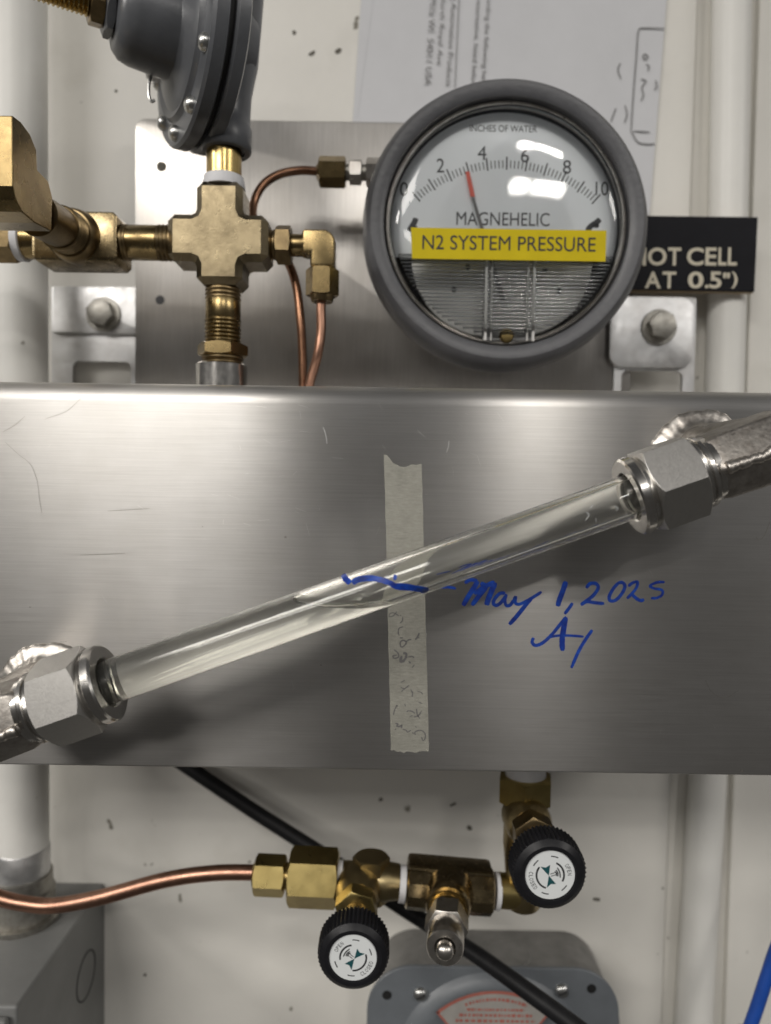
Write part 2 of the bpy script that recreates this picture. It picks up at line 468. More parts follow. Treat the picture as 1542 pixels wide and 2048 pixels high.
M['tan'] = plain('tan_core', (0.42, 0.32, 0.2), 0.6)
M['paper'] = plain('white_paper', (0.62, 0.625, 0.645), 0.7, 0, 0.03, 40, 0.1, 60, 0.0008)
M['sticker'] = plain('white_sticker', (0.72, 0.745, 0.75), 0.4)
M['teal'] = plain('teal_print', (0.01, 0.075, 0.085), 0.5)
M['sticker_grey'] = plain('faded_sticker', (0.30, 0.285, 0.265), 0.5, 0, 0.1, 120)
M['sticker_red'] = plain('faded_red_print', (0.34, 0.11, 0.085), 0.5, 0, 0.12, 200)
M['dark'] = plain('dark_recess', (0.02, 0.02, 0.022), 0.6)
M['mech'] = metal_worn('gauge_inner_plate', (0.78, 0.76, 0.73), (0.62, 0.60, 0.57), 0.5, 40, 0.05)
M['channel'] = plain('pale_channel', (0.60, 0.59, 0.57), 0.35)
M['grime'] = plain('grime', (0.12, 0.11, 0.09), 0.8)
M['scratch'] = plain('scratch', (0.78, 0.77, 0.75), 0.4, 1.0)
M['smear'] = plain('smear', (0.40, 0.38, 0.35), 0.45, 1.0)
M['acrylic'] = hazy('clear_tube', 1.49, (0.985, 0.985, 0.972), 0.022)
M['water'] = glass('clear_liquid', 1.333, (0.995, 0.995, 0.985))
M['lens'] = clear_sheet('clear_lens')
M['ribs'] = clear_sheet('clear_ribs', 0.16, (0.80, 0.81, 0.82), 1.6, 0.30)
M['milky'] = clear_sheet('milky_clear', 0.5, (0.72, 0.72, 0.72), 1.5, 0.14)
def marker():
    m, nt, bs = mat('blue_marker')
    nz = N(nt, 'ShaderNodeTexNoise', Scale=420.0, Detail=4.0); nt.links.new(coords(nt), nz.inputs['Vector'])
    nt.links.new(ramp(nt, nz.outputs[0], [(0.3, (0.004, 0.018, 0.20)), (0.72, (0.008, 0.075, 0.46))]), bs.inputs['Base Color'])
    bs.inputs['Roughness'].default_value = 0.45
    return m
M['marker'] = marker()
def masking():
    m, nt, bs = mat('masking_tape')
    nz = N(nt, 'ShaderNodeTexNoise', Scale=130.0, Detail=6.0, Roughness=0.65); nt.links.new(coords(nt), nz.inputs['Vector'])
    n2 = N(nt, 'ShaderNodeTexNoise', Scale=1.0, Detail=4.0); nt.links.new(coords(nt, (420, 100, 1400)), n2.inputs['Vector'])
    mx = N(nt, 'ShaderNodeMix', data_type='FLOAT'); mx.inputs[0].default_value = 0.45
    nt.links.new(nz.outputs[0], mx.inputs[2]); nt.links.new(n2.outputs[0], mx.inputs[3])
    nt.links.new(ramp(nt, mx.outputs[0], [(0.32, (0.25, 0.245, 0.21)), (0.66, (0.37, 0.36, 0.315))]), bs.inputs['Base Color'])
    bs.inputs['Roughness'].default_value = 0.6
    bump(nt, bs, mx.outputs[0], 0.5, 0.0003)
    return m
M['masking'] = masking()

# ================================================================== the setting: wall
def strip(name, pxl, pxr, h, mt, hb=-30):
    """vertical slab of wall between two leaning pixel edges ((px at top),(px at bottom))"""
    t, b_ = -900, 3000
    pts = [P(pxl[0], t, h), P(pxr[0], t, h), P(pxr[1], b_, h), P(pxl[1], b_, h)]
    b = B(); b.prism(pts, Vector((0, h - hb, 0)))
    o = b.done(name, mt, smooth=0, bevel=1.2, seg=3); tag(o, kind='structure'); return o
strip('wall', (-1500, -1500), (1428, 1290), 0, M['wall'])
strip('wall', (1400, 1260), (1560, 1440), -4, M['wall'], -29)
strip('wall', (1550, 1418), (3000, 3000), 0, M['wall'])

# ================================================================== conduits and boxes on the wall
cx = -170.0
yb = P(210, 1765, 0).z               # top of the grey box in the lower corner
t = thing('conduit', 'thick cream-painted conduit rising from the dark grey box, paint flaking at its foot', 'conduit', V(cx, 32, yb))
fr = Fr(V(cx, 32, yb), UP, OUT)
B().lathe(fr, [(10, 11.7), (20, 11.8), (720, 11.7)], 48).done('pipe', M['pipe_paint'], t)
B().lathe(fr, [(14, 11.9), (16, 12.4), (34, 12.2), (35, 11.8)], 48, rf=lambda a, z: 1 + 0.012 * math.sin(3 * a + z)).done('bare_end', M['alu'], t)
b = B(); b.lathe(fr, [(0, 0), (0, 17), (2.5, 17.3), (3, 14.6), (14, 14.6), (15, 13.6), (22, 13.4), (22.5, 12)], 48, rf=lambda a, z: 1 + (0.012 * math.cos(12 * a) if 3 < z < 14 else 0))
b.done('connector', M['bolt'], t)

t = thing('electrical_box', 'dark grey sheet-metal electrical box beneath the painted conduit', 'electrical box', V(-200, 47, yb - 60))
xr = -143.0; x0 = -262.0
b = B(); b.box(V((xr + x0) / 2, 45, yb - 60), xr - x0, 90, 120); b.done('body', M['box_grey'], t, bevel=1.5, seg=3)
b = B(); b.box(V((xr + x0) / 2 - 0.5, 92.5, yb - 61), xr - x0 - 4, 4, 116); b.done('lid', M['box_grey'], t, bevel=1.6, seg=3)
b = B(); b.box(V((xr + x0) / 2 - 0.5, 95, yb - 4.5), xr - x0 - 8, 4, 2.4); b.done('lid_lip', M['alu'], t, bevel=0.8)
for (hh, uu) in ((24, -33), (24, -78)):
    fr = Fr(V(xr, hh, yb + uu), RIGHT)
    B().lathe(fr, [(-0.5, 10.4), (0.25, 10.4), (0.25, 11.2), (-0.5, 11.2)], 48).done('knockout', M['dark'], t)
    B().lathe(fr, [(0.05, 0), (0.12, 9.6), (0.0, 10.4)], 48).done('knockout_disc', M['box_grey'], t)

# painted conduit in the wall recess
pts = [P(1472, -500, 5.5), P(1463, 0, 5.5), P(1451, 700, 5.5), P(1430, 1250, 5.5), P(1406, 1700, 5.5), P(1384, 2080, 5.5), P(1360, 2500, 5.5)]
b = B(); b.tube(pts, 9.1, 36)
tag(b.done('conduit', M['pipe_paint'], origin=P(1390, 2048, 3)), 'slim white-painted conduit running up behind the black engraved sign', 'conduit')

# ================================================================== papers
def paper(name, label, c4, h, bulge):
    b = B(); n, m_ = 12, 10
    g = []
    for j in range(m_ + 1):
        for i in range(n + 1):
            u, v = i / n, j / m_
            px = (c4[0][0] * (1 - u) + c4[1][0] * u) * (1 - v) + (c4[3][0] * (1 - u) + c4[2][0] * u) * v
            py = (c4[0][1] * (1 - u) + c4[1][1] * u) * (1 - v) + (c4[3][1] * (1 - u) + c4[2][1] * u) * v
            p = P(px, py, h); p.y -= bulge * math.sin(math.pi * u) * (0.4 + 0.6 * math.sin(2.2 * v)); b.v.append(p)
    for j in range(m_):
        for i in range(n):
            k = j * (n + 1) + i; b.f.append((k, k + 1, k + n + 2, k + n + 1))
    k = len(b.v); b.v += [p + Vector((0, 0.12, 0)) for p in b.v]
    b.f += [tuple(q + k for q in f[::-1]) for f in list(b.f)]
    tl = thing(name, label, 'paper', P(c4[0][0], c4[0][1], h))
    b.done('sheet', M['paper'], tl); return tl
paper('paper_sheet', 'plain white sheet peeking out behind the printed sheet on the wall', [(733, -160), (1200, -160), (1180, 470), (690, 470)], 0.35, 0.3)
pap = paper('paper_sheet', 'printed white sheet with sideways text taped up behind the round gauge', [(770, -160), (1346, -160), (1299, 430), (690, 430)], 1.0, 0.9)
X_ = (P(895, 172, 2) - P(906, 0, 2)).normalized(); Yp = Vector((-X_.z, 0, X_.x)) 
if Yp.x < 0: Yp = -Yp
for body, a, e, hh in (('dence Mills WI  54011 USA', (868, -60), (857, 170), 12), ('4100 North Royal Ave', (888, -60), (878, 130), 12),
                       ('Building Automation Products', (909, -60), (896, 172), 13), ('our representative, listed below', (958, -60), (947, 175), 12),
                       ('with providing the following help', (980, -60), (966, 170), 12)):
    A, E = P(*a, 2.4), P(*e, 2.4)
    text(body, M['ink_grey'], pap, 'printed_line', (A + E) / 2, (E - A).length, hh * 0.255, X_, Yp)
b = B(); b.ribbon([P(920, -60, 2.4), P(909, 175, 2.4)], [P(921.6, -60, 2.4), P(910.6, 175, 2.4)]); b.done('printed_rule', M['ink_grey'], pap, smooth=0)
pj = lambda px, py, l: P(px, py, 1.75 + l)
b = B()
for s_ in ([(1330, 57), (1290, 56), (1277, 62), (1273, 110), (1266, 200), (1262, 262)], [(1262, 262), (1276, 284), (1296, 288), (1310, 287)], [(1266, 262), (1300, 264)],
           [(1290, 108), (1296, 113), (1290, 119), (1286, 112), (1291, 107)], [(1292, 128), (1298, 132), (1296, 142)], [(1282, 158), (1292, 162), (1284, 175), (1287, 190), (1282, 202)],
           [(1241, 126), (1236, 140), (1242, 158)], [(1250, 210), (1254, 228), (1249, 246)], [(1232, 216), (1226, 232), (1222, 244)], [(1311, 160), (1314, 172), (1309, 180)]):
    stroke(b, s_, 2.4, pj)
b.done('pencil_notes', M['ink_grey'], pap, smooth=0)

# ================================================================== steel mounting plate and brackets
def rrect(x0, x1, z0, z1, r, h, n=6):
    pts = []
    for (cx_, cz, a0) in ((x1 - r, z1 - r, 0), (x0 + r, z1 - r, 90), (x0 + r, z0 + r, 180), (x1 - r, z0 + r, 270)):
        for k in range(n + 1):
            a = math.radians(a0 + 90 * k / n); pts.append(V(cx_ + r * math.cos(a), h, cz + r * math.sin(a)))
    return pts
t = thing('mounting_plate', 'tall satin steel plate fixed to the wall behind the gauge and brass cross', 'metal plate', P(760, 760, 11))
A = P(271, 237, 13); E = P(1262, 700, 13)
xt = P(1185, 237, 13).x; zm = P(1200, 470, 13).z
pl = [p for p in rrect(A.x, xt, E.z - 60, A.z, 5, 13) if not (p.x > 0 and p.z < 60)] + [V(E.x, 13, E.z - 60), V(E.x, 13, zm), V(xt, 13, zm)]
pl = pl[:14] + [V(A.x, 13, E.z - 60), V(E.x, 13, E.z - 60), V(E.x, 13, zm), V(xt, 13, zm)]
b = B(); b.prism(pl, Vector((0, 2, 0))); b.done('sheet', M['plate'], t, smooth=30, bevel=0.4, uv=True)
for px, py, r in ((323, 333, 2.4), (320, 600, 2.2)):
    b = B(); b.lathe(Fr(P(px, py, 13), OUT), [(0.12, 0), (0.12, r)], 24); b.done('screw_hole', M['dark'] if py > 400 else M['grime'], t)

def bracket(label, xs, yt, win, pad, bolt_px, blabel):
    t = thing('bracket', label, 'bracket', P((xs[0] + xs[1]) / 2, 755, 8), 'aluminium wall brackets')
    h0 = pad[2]
    a, e = P(xs[0], yt, h0), P(xs[1], 900, h0)
    # sheet with a window: four bars joined at the corners as one outline ring
    w0, w1 = P(win[0], win[1], h0), P(win[2], win[3], h0)
    b = B()
    outer = rrect(a.x, e.x, e.z, a.z, 1.5, h0); inner = rrect(w0.x, w1.x, w1.z, w0.z, 3.2, h0)
    n = len(outer); k = 0
    b.v = outer + inner + [p + Vector((0, 3, 0)) for p in outer] + [p + Vector((0, 3, 0)) for p in inner]
    for i in range(n):
        j = (i + 1) % n
        b.f += [(i, j, n + j, n + i), (2 * n + i, 3 * n + i, 3 * n + j, 2 * n + j), (i, 2 * n + i, 2 * n + j, j), (n + i, n + j, 3 * n + j, 3 * n + i)]
    b.done('sheet', M['alu'], t, smooth=30)
    a, e = P(pad[0][0], pad[0][1], h0 + 2.5), P(pad[1][0], pad[1][1], h0 + 2.5)
    b = B(); b.prism(rrect(a.x, e.x, e.z, a.z, pad[3], h0 + 2.5), Vector((0, 2.4, 0))); b.done('pad', M['alu'], t, smooth=30, bevel=0.5)
    tb = thing('bolt', blabel, 'bolt', P(*bolt_px, h0 + 2.5), 'bolts in the wall brackets')
    fr = Fr(P(*bolt_px, h0 + 2.5), OUT)
    B().lathe(fr, [(0, 0), (0, 8.3), (0.8, 8.6), (1.5, 8.3), (1.6, 5)], 40).done('washer', M['bolt'], tb)
    B().hexn(fr, 1.5, 7.0, 11.5, ch0=False, phase=0.3).done('head', M['bolt'], tb)
bracket('aluminium bracket tab between the painted conduit and the satin steel plate', (103, 290), 572, (145, 722, 262, 860),
        ((103, 572), (290, 668), 6.0, 1.2), (208, 630), 'hex bolt in the bracket tab beside the painted conduit')
bracket('aluminium bracket tab with rounded corner below the black engraved sign', (1232, 1384), 592, (1243, 740, 1362, 870),
        ((1222, 592), (1385, 736), 15.5, 6.5), (1317, 655), 'hex bolt in the bracket tab below the black engraved sign')

# ================================================================== black engraved sign
t = thing('sign', 'black engraved plastic sign reading HOT CELL AT 0.5, partly behind the gauge', 'sign', P(1400, 585, 17))
a, e = P(1190, 430, 20), P(1516, 434, 20)
bl, br = P(1190, 578, 20), P(1509, 583, 20)
b = B(); b.prism([bl, br, e, a], Vector((0, 1.0, 0))); b.done('board', M['sign'], t, smooth=0, bevel=0.3)
b = B(); b.prism([p + Vector((0, 1.02, 0)) for p in (bl + Vector((0, 0, -.3)), br + Vector((0, 0, -.3)), e, a)], Vector((0, 2.4, 0))); b.done('core', M['tan'], t, smooth=0)
S_ = pxmm(20); Xs = (br - bl).normalized(); Ys = Vector((-Xs.z, 0, Xs.x))
def sign_letters(chars, y, hpx, boxes):
    for ch, (x0, x1) in zip(chars, boxes):
        text(ch, M['cream'], t, 'letter', P((x0 + x1) / 2, y, 20.25), (x1 - x0) / S_, hpx / S_, Xs, Ys, bold=0.022)
sign_letters('HOTCELL', 513, 35, [(1262, 1292), (1296, 1333), (1336, 1362), (1374, 1407), (1411, 1433), (1437, 1453), (1456, 1474)])
sign_letters('AT05)', 560, 33, [(1290, 1322), (1325, 1352), (1376, 1407), (1419, 1443), (1463, 1475)])
sign_letters('.', 573, 7, [(1410, 1417)])
text('"', M['cream'], t, 'letter', P(1453, 551, 20.25), 14 / S_, 11 / S_, Xs, Ys, bold=0.03)

# ================================================================== round pressure gauge
gc = P(1011, 449, 62)
t = thing('pressure_gauge', 'round dial gauge with grey hammered bezel and yellow pressure label', 'gauge', V(gc.x, 13, gc.z))
GX, GZ = gc.x, gc.z
fr = Fr(V(GX, 0, GZ), OUT, UP)
B().lathe(fr, [(13.1, 0), (13.1, 50), (16, 52), (40, 54), (46, 55.5), (52, 55.5)], 96).done('housing', M['hammer'], t)
B().lathe(fr, [(47, 54), (47, 58.8), (49, 59.6), (54, 60.3), (62, 59.6), (65.2, 58.2), (66.6, 56.5), (66.6, 52.6), (65.6, 51.2), (59, 50.0), (55, 49.8)], 120).done('bezel', M['hammer'], t)
B().lathe(fr, [(62.6, 50.4), (63.6, 50.0), (64.0, 49.2), (63.2, 48.6), (60, 48.6)], 96).done('retaining_ring', M['nickel'], t)
B().lathe(fr, [(50, 0), (50, 44), (52, 48.7), (62.4, 48.7)], 96).done('well', M['dark'], t)
DH = 58.0                              # dial plane
zc = P(1011, 517, DH).z - GZ           # lower edge of the white dial (mm, below centre)
pts = []
rd = 48.2; a0 = math.asin(zc / rd)
for k in range(61):
    a = a0 + (math.pi - 2 * a0) * k / 60; pts.append(V(GX + rd * math.cos(a), DH, GZ + rd * math.sin(a)))
b = B(); b.prism(pts, Vector((0, 1.0, 0)))
dial = b.done('dial', M['dial'], t, smooth=0, bevel=0.2)
SD = pxmm(DH)
pv = P(1008, 602, DH); R0 = 281 / SD
def arc(val): return math.radians(90 + 41.4 - 82.8 * val / 10)
for k in range(51):
    a = arc(k * 0.2); maj = k % 5 == 0
    L = (25 if maj else 15) / SD; r1 = R0 if maj else R0 - 7 / SD; wd = (2.9 if maj else 1.9) / SD
    d = Vector((math.cos(a), 0, math.sin(a))); q = Vector((-d.z, 0, d.x))
    o = pv + Vector((0, -0.08, 0))
    b = B(); b.ribbon([o + d * (r1 - L) + q * wd / 2, o + d * r1 + q * wd / 2], [o + d * (r1 - L) - q * wd / 2, o + d * r1 - q * wd / 2])
    b.done('tick', M['ink'], dial, smooth=0)
for body, x, y, w_ in (('0', 808, 378, 16), ('2', 881, 331, 15), ('4', 964, 306, 17), ('6', 1050, 311, 16), ('8', 1134, 334, 16), ('10', 1204, 377, 25)):
    text(body, M['ink'], dial, 'numeral', P(x, y, DH + 0.1), w_ / SD, 27 / SD, bold=0.0)
text('INCHES OF WATER', M['ink'], dial, 'printed_line', P(1007, 257, DH + 0.1), 132 / SD, 13 / SD, bold=0.0)
text('MAGNEHELIC', M['ink'], dial, 'printed_line', P(1006, 438, DH + 0.1), 184 / SD, 26 / SD, bold=0.0)
pd = lambda px, py, l: P(px, py, DH + 0.1 + l)
b = B(); stroke(b, [(818, 462), (824, 452), (829, 444), (832, 436)], 11, pd); stroke(b, [(829, 452), (836, 462)], 7, pd)
b.done('arrow_mark', M['ink'], dial, smooth=0)
b = B(); stroke(b, [(1174, 462), (1182, 452), (1194, 444), (1200, 438)], 11, pd); stroke(b, [(1184, 450), (1198, 452)], 9, pd)
b.done('arrow_mark', M['ink'], dial, smooth=0)
ph = lambda px, py, l: P(px, py, DH + 2.2 + l)
b = B(); b.ribbon([P(931, 343, DH + 2.2), P(941.5, 393, DH + 2.2)], [P(939, 343, DH + 2.2), P(949.5, 393, DH + 2.2)]); b.prism([P(931, 343, DH + 2.1), P(939, 343, DH + 2.1), P(950, 393, DH + 2.1), P(941, 393, DH + 2.1)], Vector((0, .4, 0)))
pn = b.done('pointer', M['red'], t, smooth=0)
b = B(); b.prism([P(942.5, 393, DH + 2.1), P(948, 393, DH + 2.1), P(1012, 602, DH + 2.1), P(1002, 602, DH + 2.1)], Vector((0, .4, 0))); b.done('pointer_arm', M['ink_grey'], pn, smooth=0)
# metal plate and clear channel seen below the dial
fb = []
for k in range(25):
    a = math.pi + math.pi * k / 24; fb.append(V(GX + 39 * math.copysign(abs(math.cos(a)) ** 0.8, math.cos(a)), DH - 3, GZ + zc + 2 + 35 * math.sin(a)))
b = B(); b.prism(fb, Vector((0, 1, 0))); b.done('movement_plate', M['mech'], t, smooth=0, bevel=0.6)
c0, c1 = P(966, 520, DH), P(1060, 690, DH)
b = B(); b.box(V((c0.x + c1.x) / 2, DH - 1.9, (c0.z + c1.z) / 2), c1.x - c0.x - 1, 0.6, c0.z - c1.z); b.done('channel_back', M['channel'], t, smooth=0)
for (xa, xb) in ((c0.x, c0.x + .9), (c1.x - .9, c1.x), (c0.x + 2.6, c0.x + 3.0), (c1.x - 3.2, c1.x - 2.8)):
    b = B(); b.box(V((xa + xb) / 2, 66.2, (c0.z + c1.z) / 2), xb - xa, 1.2, c0.z - c1.z); b.done('channel_wall', M['channel'], t, smooth=0)
b = B(); b.box(V((c0.x + c1.x) / 2, 63.5, P(1011, 671, 64).z), c1.x - c0.x + 1.0, 2.5, 5.5); b.done('screw_block', M['milky'], t, smooth=0, bevel=0.8)
for (px, py) in ((936, 534), (908, 579), (1090, 540), (1118, 582)):
    B().lathe(Fr(P(px, py, DH - 3), OUT), [(0.2, 0), (0.2, 1.1), (0, 1.2)], 16).done('rivet', M['dark'], t)
b = B(); f2 = Fr(P(1013, 672, 64.5), OUT)
b.lathe(f2, [(-2, 3.0), (1.2, 3.0), (2.0, 2.4), (2.3, 0)], 24); b.done('zero_screw', M['brass_bright'], t)
# clear cover with its ribbed lower half
B().lathe(fr, [(61.5, 48.6), (64.5, 48.2), (66.4, 47.2), (67.6, 45.8), (68.5, 43.6), (69.0, 41.0), (69.25, 37), (69.4, 30), (69.45, 15), (69.45, 0)], 96).done('cover', M['lens'], t, smooth=60)
for k in range(21):
    z = zc - 1.2 - k * 1.56
    if z < -45.5: break
    half = math.sqrt(max(1, 47.0 ** 2 - z * z))
    f3 = Fr(V(GX - half, 64.6, GZ + z), RIGHT, UP)
    b = B(); b.lathe(f3, [(0, 0.5), (2 * half, 0.5)], 12); b.done('rib', M['ribs'], t)
la, lb, lc, ld = P(822, 455, 70.6), P(1213, 461, 70.6), P(1211, 523, 70.6), P(824, 517, 70.6)
b = B(); b.prism([ld, lc, lb, la], Vector((0, 0.25, 0)))
lab = b.done('label_tape', M['yellow'], t, smooth=0); lab['label'] = 'yellow adhesive label lettered N2 SYSTEM PRESSURE'
Xl = (lb - la).normalized(); Yl = Vector((-Xl.z, 0, Xl.x)); SL = pxmm(70.6)
text('N2 SYSTEM PRESSURE', M['ink'], lab, 'lettering', P(1018, 486.5, 70.75), 342 / SL, 28 / SL, Xl, Yl)

# side port fittings of the gauge
HS = 46
t = thing('tube_fitting', 'small brass nut with silver adapters entering the side of the gauge', 'pipe fitting', P(700, 344, HS))
def frx(px, py, h, ax=RIGHT): return Fr(P(px, py, h), ax)
def seg(px0, px1, h): return (px1 - px0) / pxmm(h)
f = frx(638, 344, HS); k = 1 / pxmm(HS)
B().hexn(f, 0, 53 * k, 11.4, phase=0.2).done('brass_nut', M['brass'], t)
B().lathe(f, [(-1.0, 0), (-1.0, 3.0), (0, 4.4), (0.5, 4.4)], 24).done('ferrule', M['brass_dark'], t)
B().cyl(f, 52 * k, 128 * k, 3.4).done('stem', M['bolt'], t)
B().hexn(f, 60 * k, 84 * k, 9.6, phase=0.0).done('silver_nut', M['nickel'], t)
B().hexn(f, 93 * k, 140 * k, 10.6, phase=0.3).done('silver_nut', M['nickel'], t)

# ================================================================== pressure regulator (top)
ho = 80.0
ox = P(453, 300, ho).x; ou = P(453, 300, ho).z
A_ = math.radians(31)
n_ = Vector((-math.cos(A_), -math.sin(A_), 0))          # axis of the diaphragm housing, towards the bonnet
C_ = V(ox - 3.5, ho, 171.8) + n_ * 14
t = thing('pressure_regulator', 'grey enamelled diaphragm regulator with brass adjusting screw above the brass cross', 'regulator', V(ox, ho, ou))
fr = Fr(C_, n_, UP)
RF = 40.3
B().lathe(fr, [(-6.2, 0), (-6.2, RF - 1), (-5.6, RF), (-1.2, RF), (0, RF - 1), (0.2, RF - 9), (1.2, RF - 10), (2.0, RF - 10.5), (1.2, RF - 13), (2.5, 25), (4, 18.5), (5, 17)], 96).done('front_flange', M['reg_grey'], t)
B().lathe(fr, [(-8.4, 0), (-8.4, RF - 2.5), (-6.1, RF - 2.5), (-6.1, 0)], 96).done('diaphragm', M['black_gap'], t)
B().lathe(fr, [(-14, 0), (-14, RF - 2), (-13, RF), (-9.2, RF), (-8.3, RF - 1), (-8.3, 0)], 96).done('back_flange', M['reg_grey'], t)
B().lathe(fr, [(-27, 0), (-26, 13), (-22, 16), (-14, 21), (-13.5, 0)], 64).done('back_body', M['reg_grey'], t)
B().lathe(fr, [(2, 18.2), (4.5, 17.4), (18.5, 16.4), (22, 15.4), (24.3, 13), (25.1, 10.5), (25.3, 0)], 64).done('bonnet', M['reg_grey'], t)
B().hexn(fr, 25.2, 28.5, 17, phase=0.4).done('collar', M['reg_grey'], t)
B().hexn(fr, 28.5, 33.5, 13, phase=0.2).done('lock_nut', M['brass_dark'], t)
B().thread(fr, 33.5, 55, 4.9, 1.5, 0.7).done('adjusting_screw', M['brass_bright'], t)
for k in range(10):
    a = math.radians(36 * k + 22)
    f2 = Fr(fr.p((RF - 5.0) * math.cos(a), (RF - 5.0) * math.sin(a), 0.1), n_)
    B().lathe(f2, [(0, 0), (0, 3.1), (1.2, 3.0), (2.2, 2.2), (2.7, 1.0), (2.8, 0)], 20).done('screw', M['zinc'], t)
f2 = Fr(V(ox, ho, ou - 1), UP, OUT)
B().lathe(f2, [(0, 7.0), (0, 9.2), (0.8, 9.8), (9, 9.8), (10, 9.2), (14, 9.2), (22, 9.6), (34, 12), (60, 14), (62, 0)], 40).done('outlet_boss', M['reg_grey'], t)
b = B(); f2 = Fr(P(318, 140, 68), Vector((-1, -0.25, 0))); b.cyl(f2, -8, 5, 4.4, 28, 1.0); b.done('vent_boss', M['alu'], t)
pw = [P(303, 150, 84), P(299, 165, 84), P(298, 190, 84), P(303, 203, 84), P(310, 200, 84)]
B().tube(pw, 0.55, 8).done('seal_wire', M['zinc'], t)
f2 = Fr(P(497, 130, 64), Vector((0.9, 0.4, 0))); b = B(); b.cyl(f2, -14, 0.5, 5.2, 24, 0.8); b.done('plug', M['reg_grey'], t)

# ================================================================== brass cross with nipples
hc = 80.0; S8 = pxmm(hc)
t = thing('brass_cross', 'tarnished brass four-way cross with threaded nipples under the grey regulator', 'pipe fitting', P(445, 755, hc))
c = P(447, 488, hc)
aw = 8.9
def cross_outline(l, r, u, d, w, fl=2.0):
    pts = []
    def corner(x, z, sx, sz):
        return [(x + sx * fl, z), (x + fl * 0.3 * sx, z + 0.3 * sz * fl), (x, z + sz * fl)]
    pts += [(w, u), (-w, u)]
    pts += corner(-w, w, -1, 1)[::-1]
    pts += [(-l, w), (-l, -w)]
    pts += corner(-w, -w, -1, -1)
    pts += [(-w, -d), (w, -d)]
    pts += corner(w, -w, 1, -1)[::-1]
    pts += [(r, -w), (r, w)]
    pts += corner(w, w, 1, 1)
    return pts
oc = cross_outline(100 / S8, 94 / S8, 108 / S8, 88 / S8, aw)
b = B(); b.prism([c + RIGHT * x + UP * z + OUT * (-9) for x, z in oc], OUT * 18)
b.done('body', M['brass_forged'], t, smooth=25, bevel=4.6, seg=1, bevang=60)
fu = Fr(c, UP, OUT)
B().lathe(fu, [(20, 6.9), (110 / S8, 6.9), (112 / S8, 6.85), ((P(449, 290, hc).z - c.z), 6.85)], 40).done('nipple', M['brass_bright'], t)
B().lathe(fu, [(106 / S8, 7.0), (107 / S8, 8.2), (113 / S8, 8.3), (122 / S8, 7.9), (128 / S8, 7.7), (130 / S8, 6.7)], 40, rf=lambda a, z: 1 + 0.012 * math.sin(5 * a + 2 * z)).done('thread_tape', M['tape'], t)
B().lathe(fu, [(184 / S8, 7.2), (185 / S8, 8.0), (192 / S8, 8.1), (200 / S8, 7.4)], 40).done('thread_tape', M['tape'], t)
fd = Fr(c, -UP, OUT)
B().thread(fd, 80 / S8, 112 / S8, 7.0, 1.4, 0.5, 40).done('nipple_thread', M['brass_dark'], t)
B().lathe(fd, [(110 / S8, 6.7), (112 / S8, 6.9), (148 / S8, 6.9), (150 / S8, 6.7)], 40).done('nipple', M['brass'], t)
B().thread(fd, 148 / S8, 195 / S8, 7.1, 1.4, 0.6, 40).done('nipple_thread', M['brass'], t)
B().hexn(fd, 197 / S8, 222 / S8, 17.4, phase=math.radians(30)).done('hex_nut', M['brass'], t)
B().thread(fd, 221 / S8, 240 / S8, 8.2, 1.4, 0.6, 40).done('hex_thread', M['brass_dark'], t)
fl_ = Fr(c, -RIGHT, OUT)
B().thread(fl_, 96 / S8, 128 / S8, 6.9, 1.3, 0.5, 40).done('nipple_thread', M['brass_dark'], t)
B().lathe(fl_, [(126 / S8, 6.4), (127 / S8, 6.7), (184 / S8, 6.7), (186 / S8, 6.4)], 40).done('nipple', M['brass'], t)
B().thread(fl_, 184 / S8, 206 / S8, 6.9, 1.3, 0.5, 40).done('nipple_thread', M['brass_dark'], t)

t = thing('pipe_coupling', 'turned steel coupling joining the brass cross to the top of the tank', 'pipe fitting', P(443, 765, hc))
B().lathe(Fr(P(443, 729, hc), -UP, OUT), [(0, 6), (0, 9.4), (0.6, 10.1), (24, 10.1)], 48).done('sleeve', M['ring'], t)
B().lathe(Fr(P(443, 729, hc), -UP, OUT), [(24, 10.0), (24, 11.4), (30, 11.4)], 48).done('weld_collar', M['ring'], t)

# elbow on the right of the cross
t = thing('brass_elbow', 'small brass elbow with dark hex bushing screwed into the side of the cross', 'pipe fitting', P(645, 600, hc))
fr_ = Fr(P(541, 490, hc), RIGHT, OUT)
B().hexn(fr_, 12 / S8, 42 / S8, 13.4, phase=math.radians(30)).done('bushing', M['brass_dark'], t)
B().thread(fr_, -2, 13 / S8, 5.8, 1.2, 0.5).done('bushing_thread', M['brass_dark'], t)
B().lathe(fr_, [(41 / S8, 0), (41 / S8, 4.3), (62 / S8, 4.3), (66 / S8, 4.8), (70 / S8, 4.8)], 32).done('elbow_stub', M['brass'], t)
e0, e1, e2 = P(606, 490, hc), P(644, 493, hc), P(645, 540, hc)
q = [(0, 4.8), (0, -4.4), (3.2, -4.4), (3.2, -9.8), (12.9, -9.8), (12.9, 1.2), (11.6, 3.6), (9.2, 4.8)]
b = B(); b.prism([e0 + RIGHT * x + UP * z + OUT * -4.8 for x, z in q], OUT * 9.6); b.done('elbow_body', M['brass'], t, smooth=30, bevel=1.7, seg=3)
fn = Fr(P(645, 536, hc), -UP, OUT)
B().lathe(fn, [(-2, 3.6), (2, 3.6)], 24).done('neck', M['brass_bright'], t)
B().hexn(fn, 0.6, 56 / S8, 11.4, phase=math.radians(30)).done('tube_nut', M['brass'], t)
B().lathe(fn, [(56 / S8, 5), (60 / S8, 4.6), (67 / S8, 4.2), (67.5 / S8, 1.5)], 24).done('nut_collar', M['brass_dark'], t)

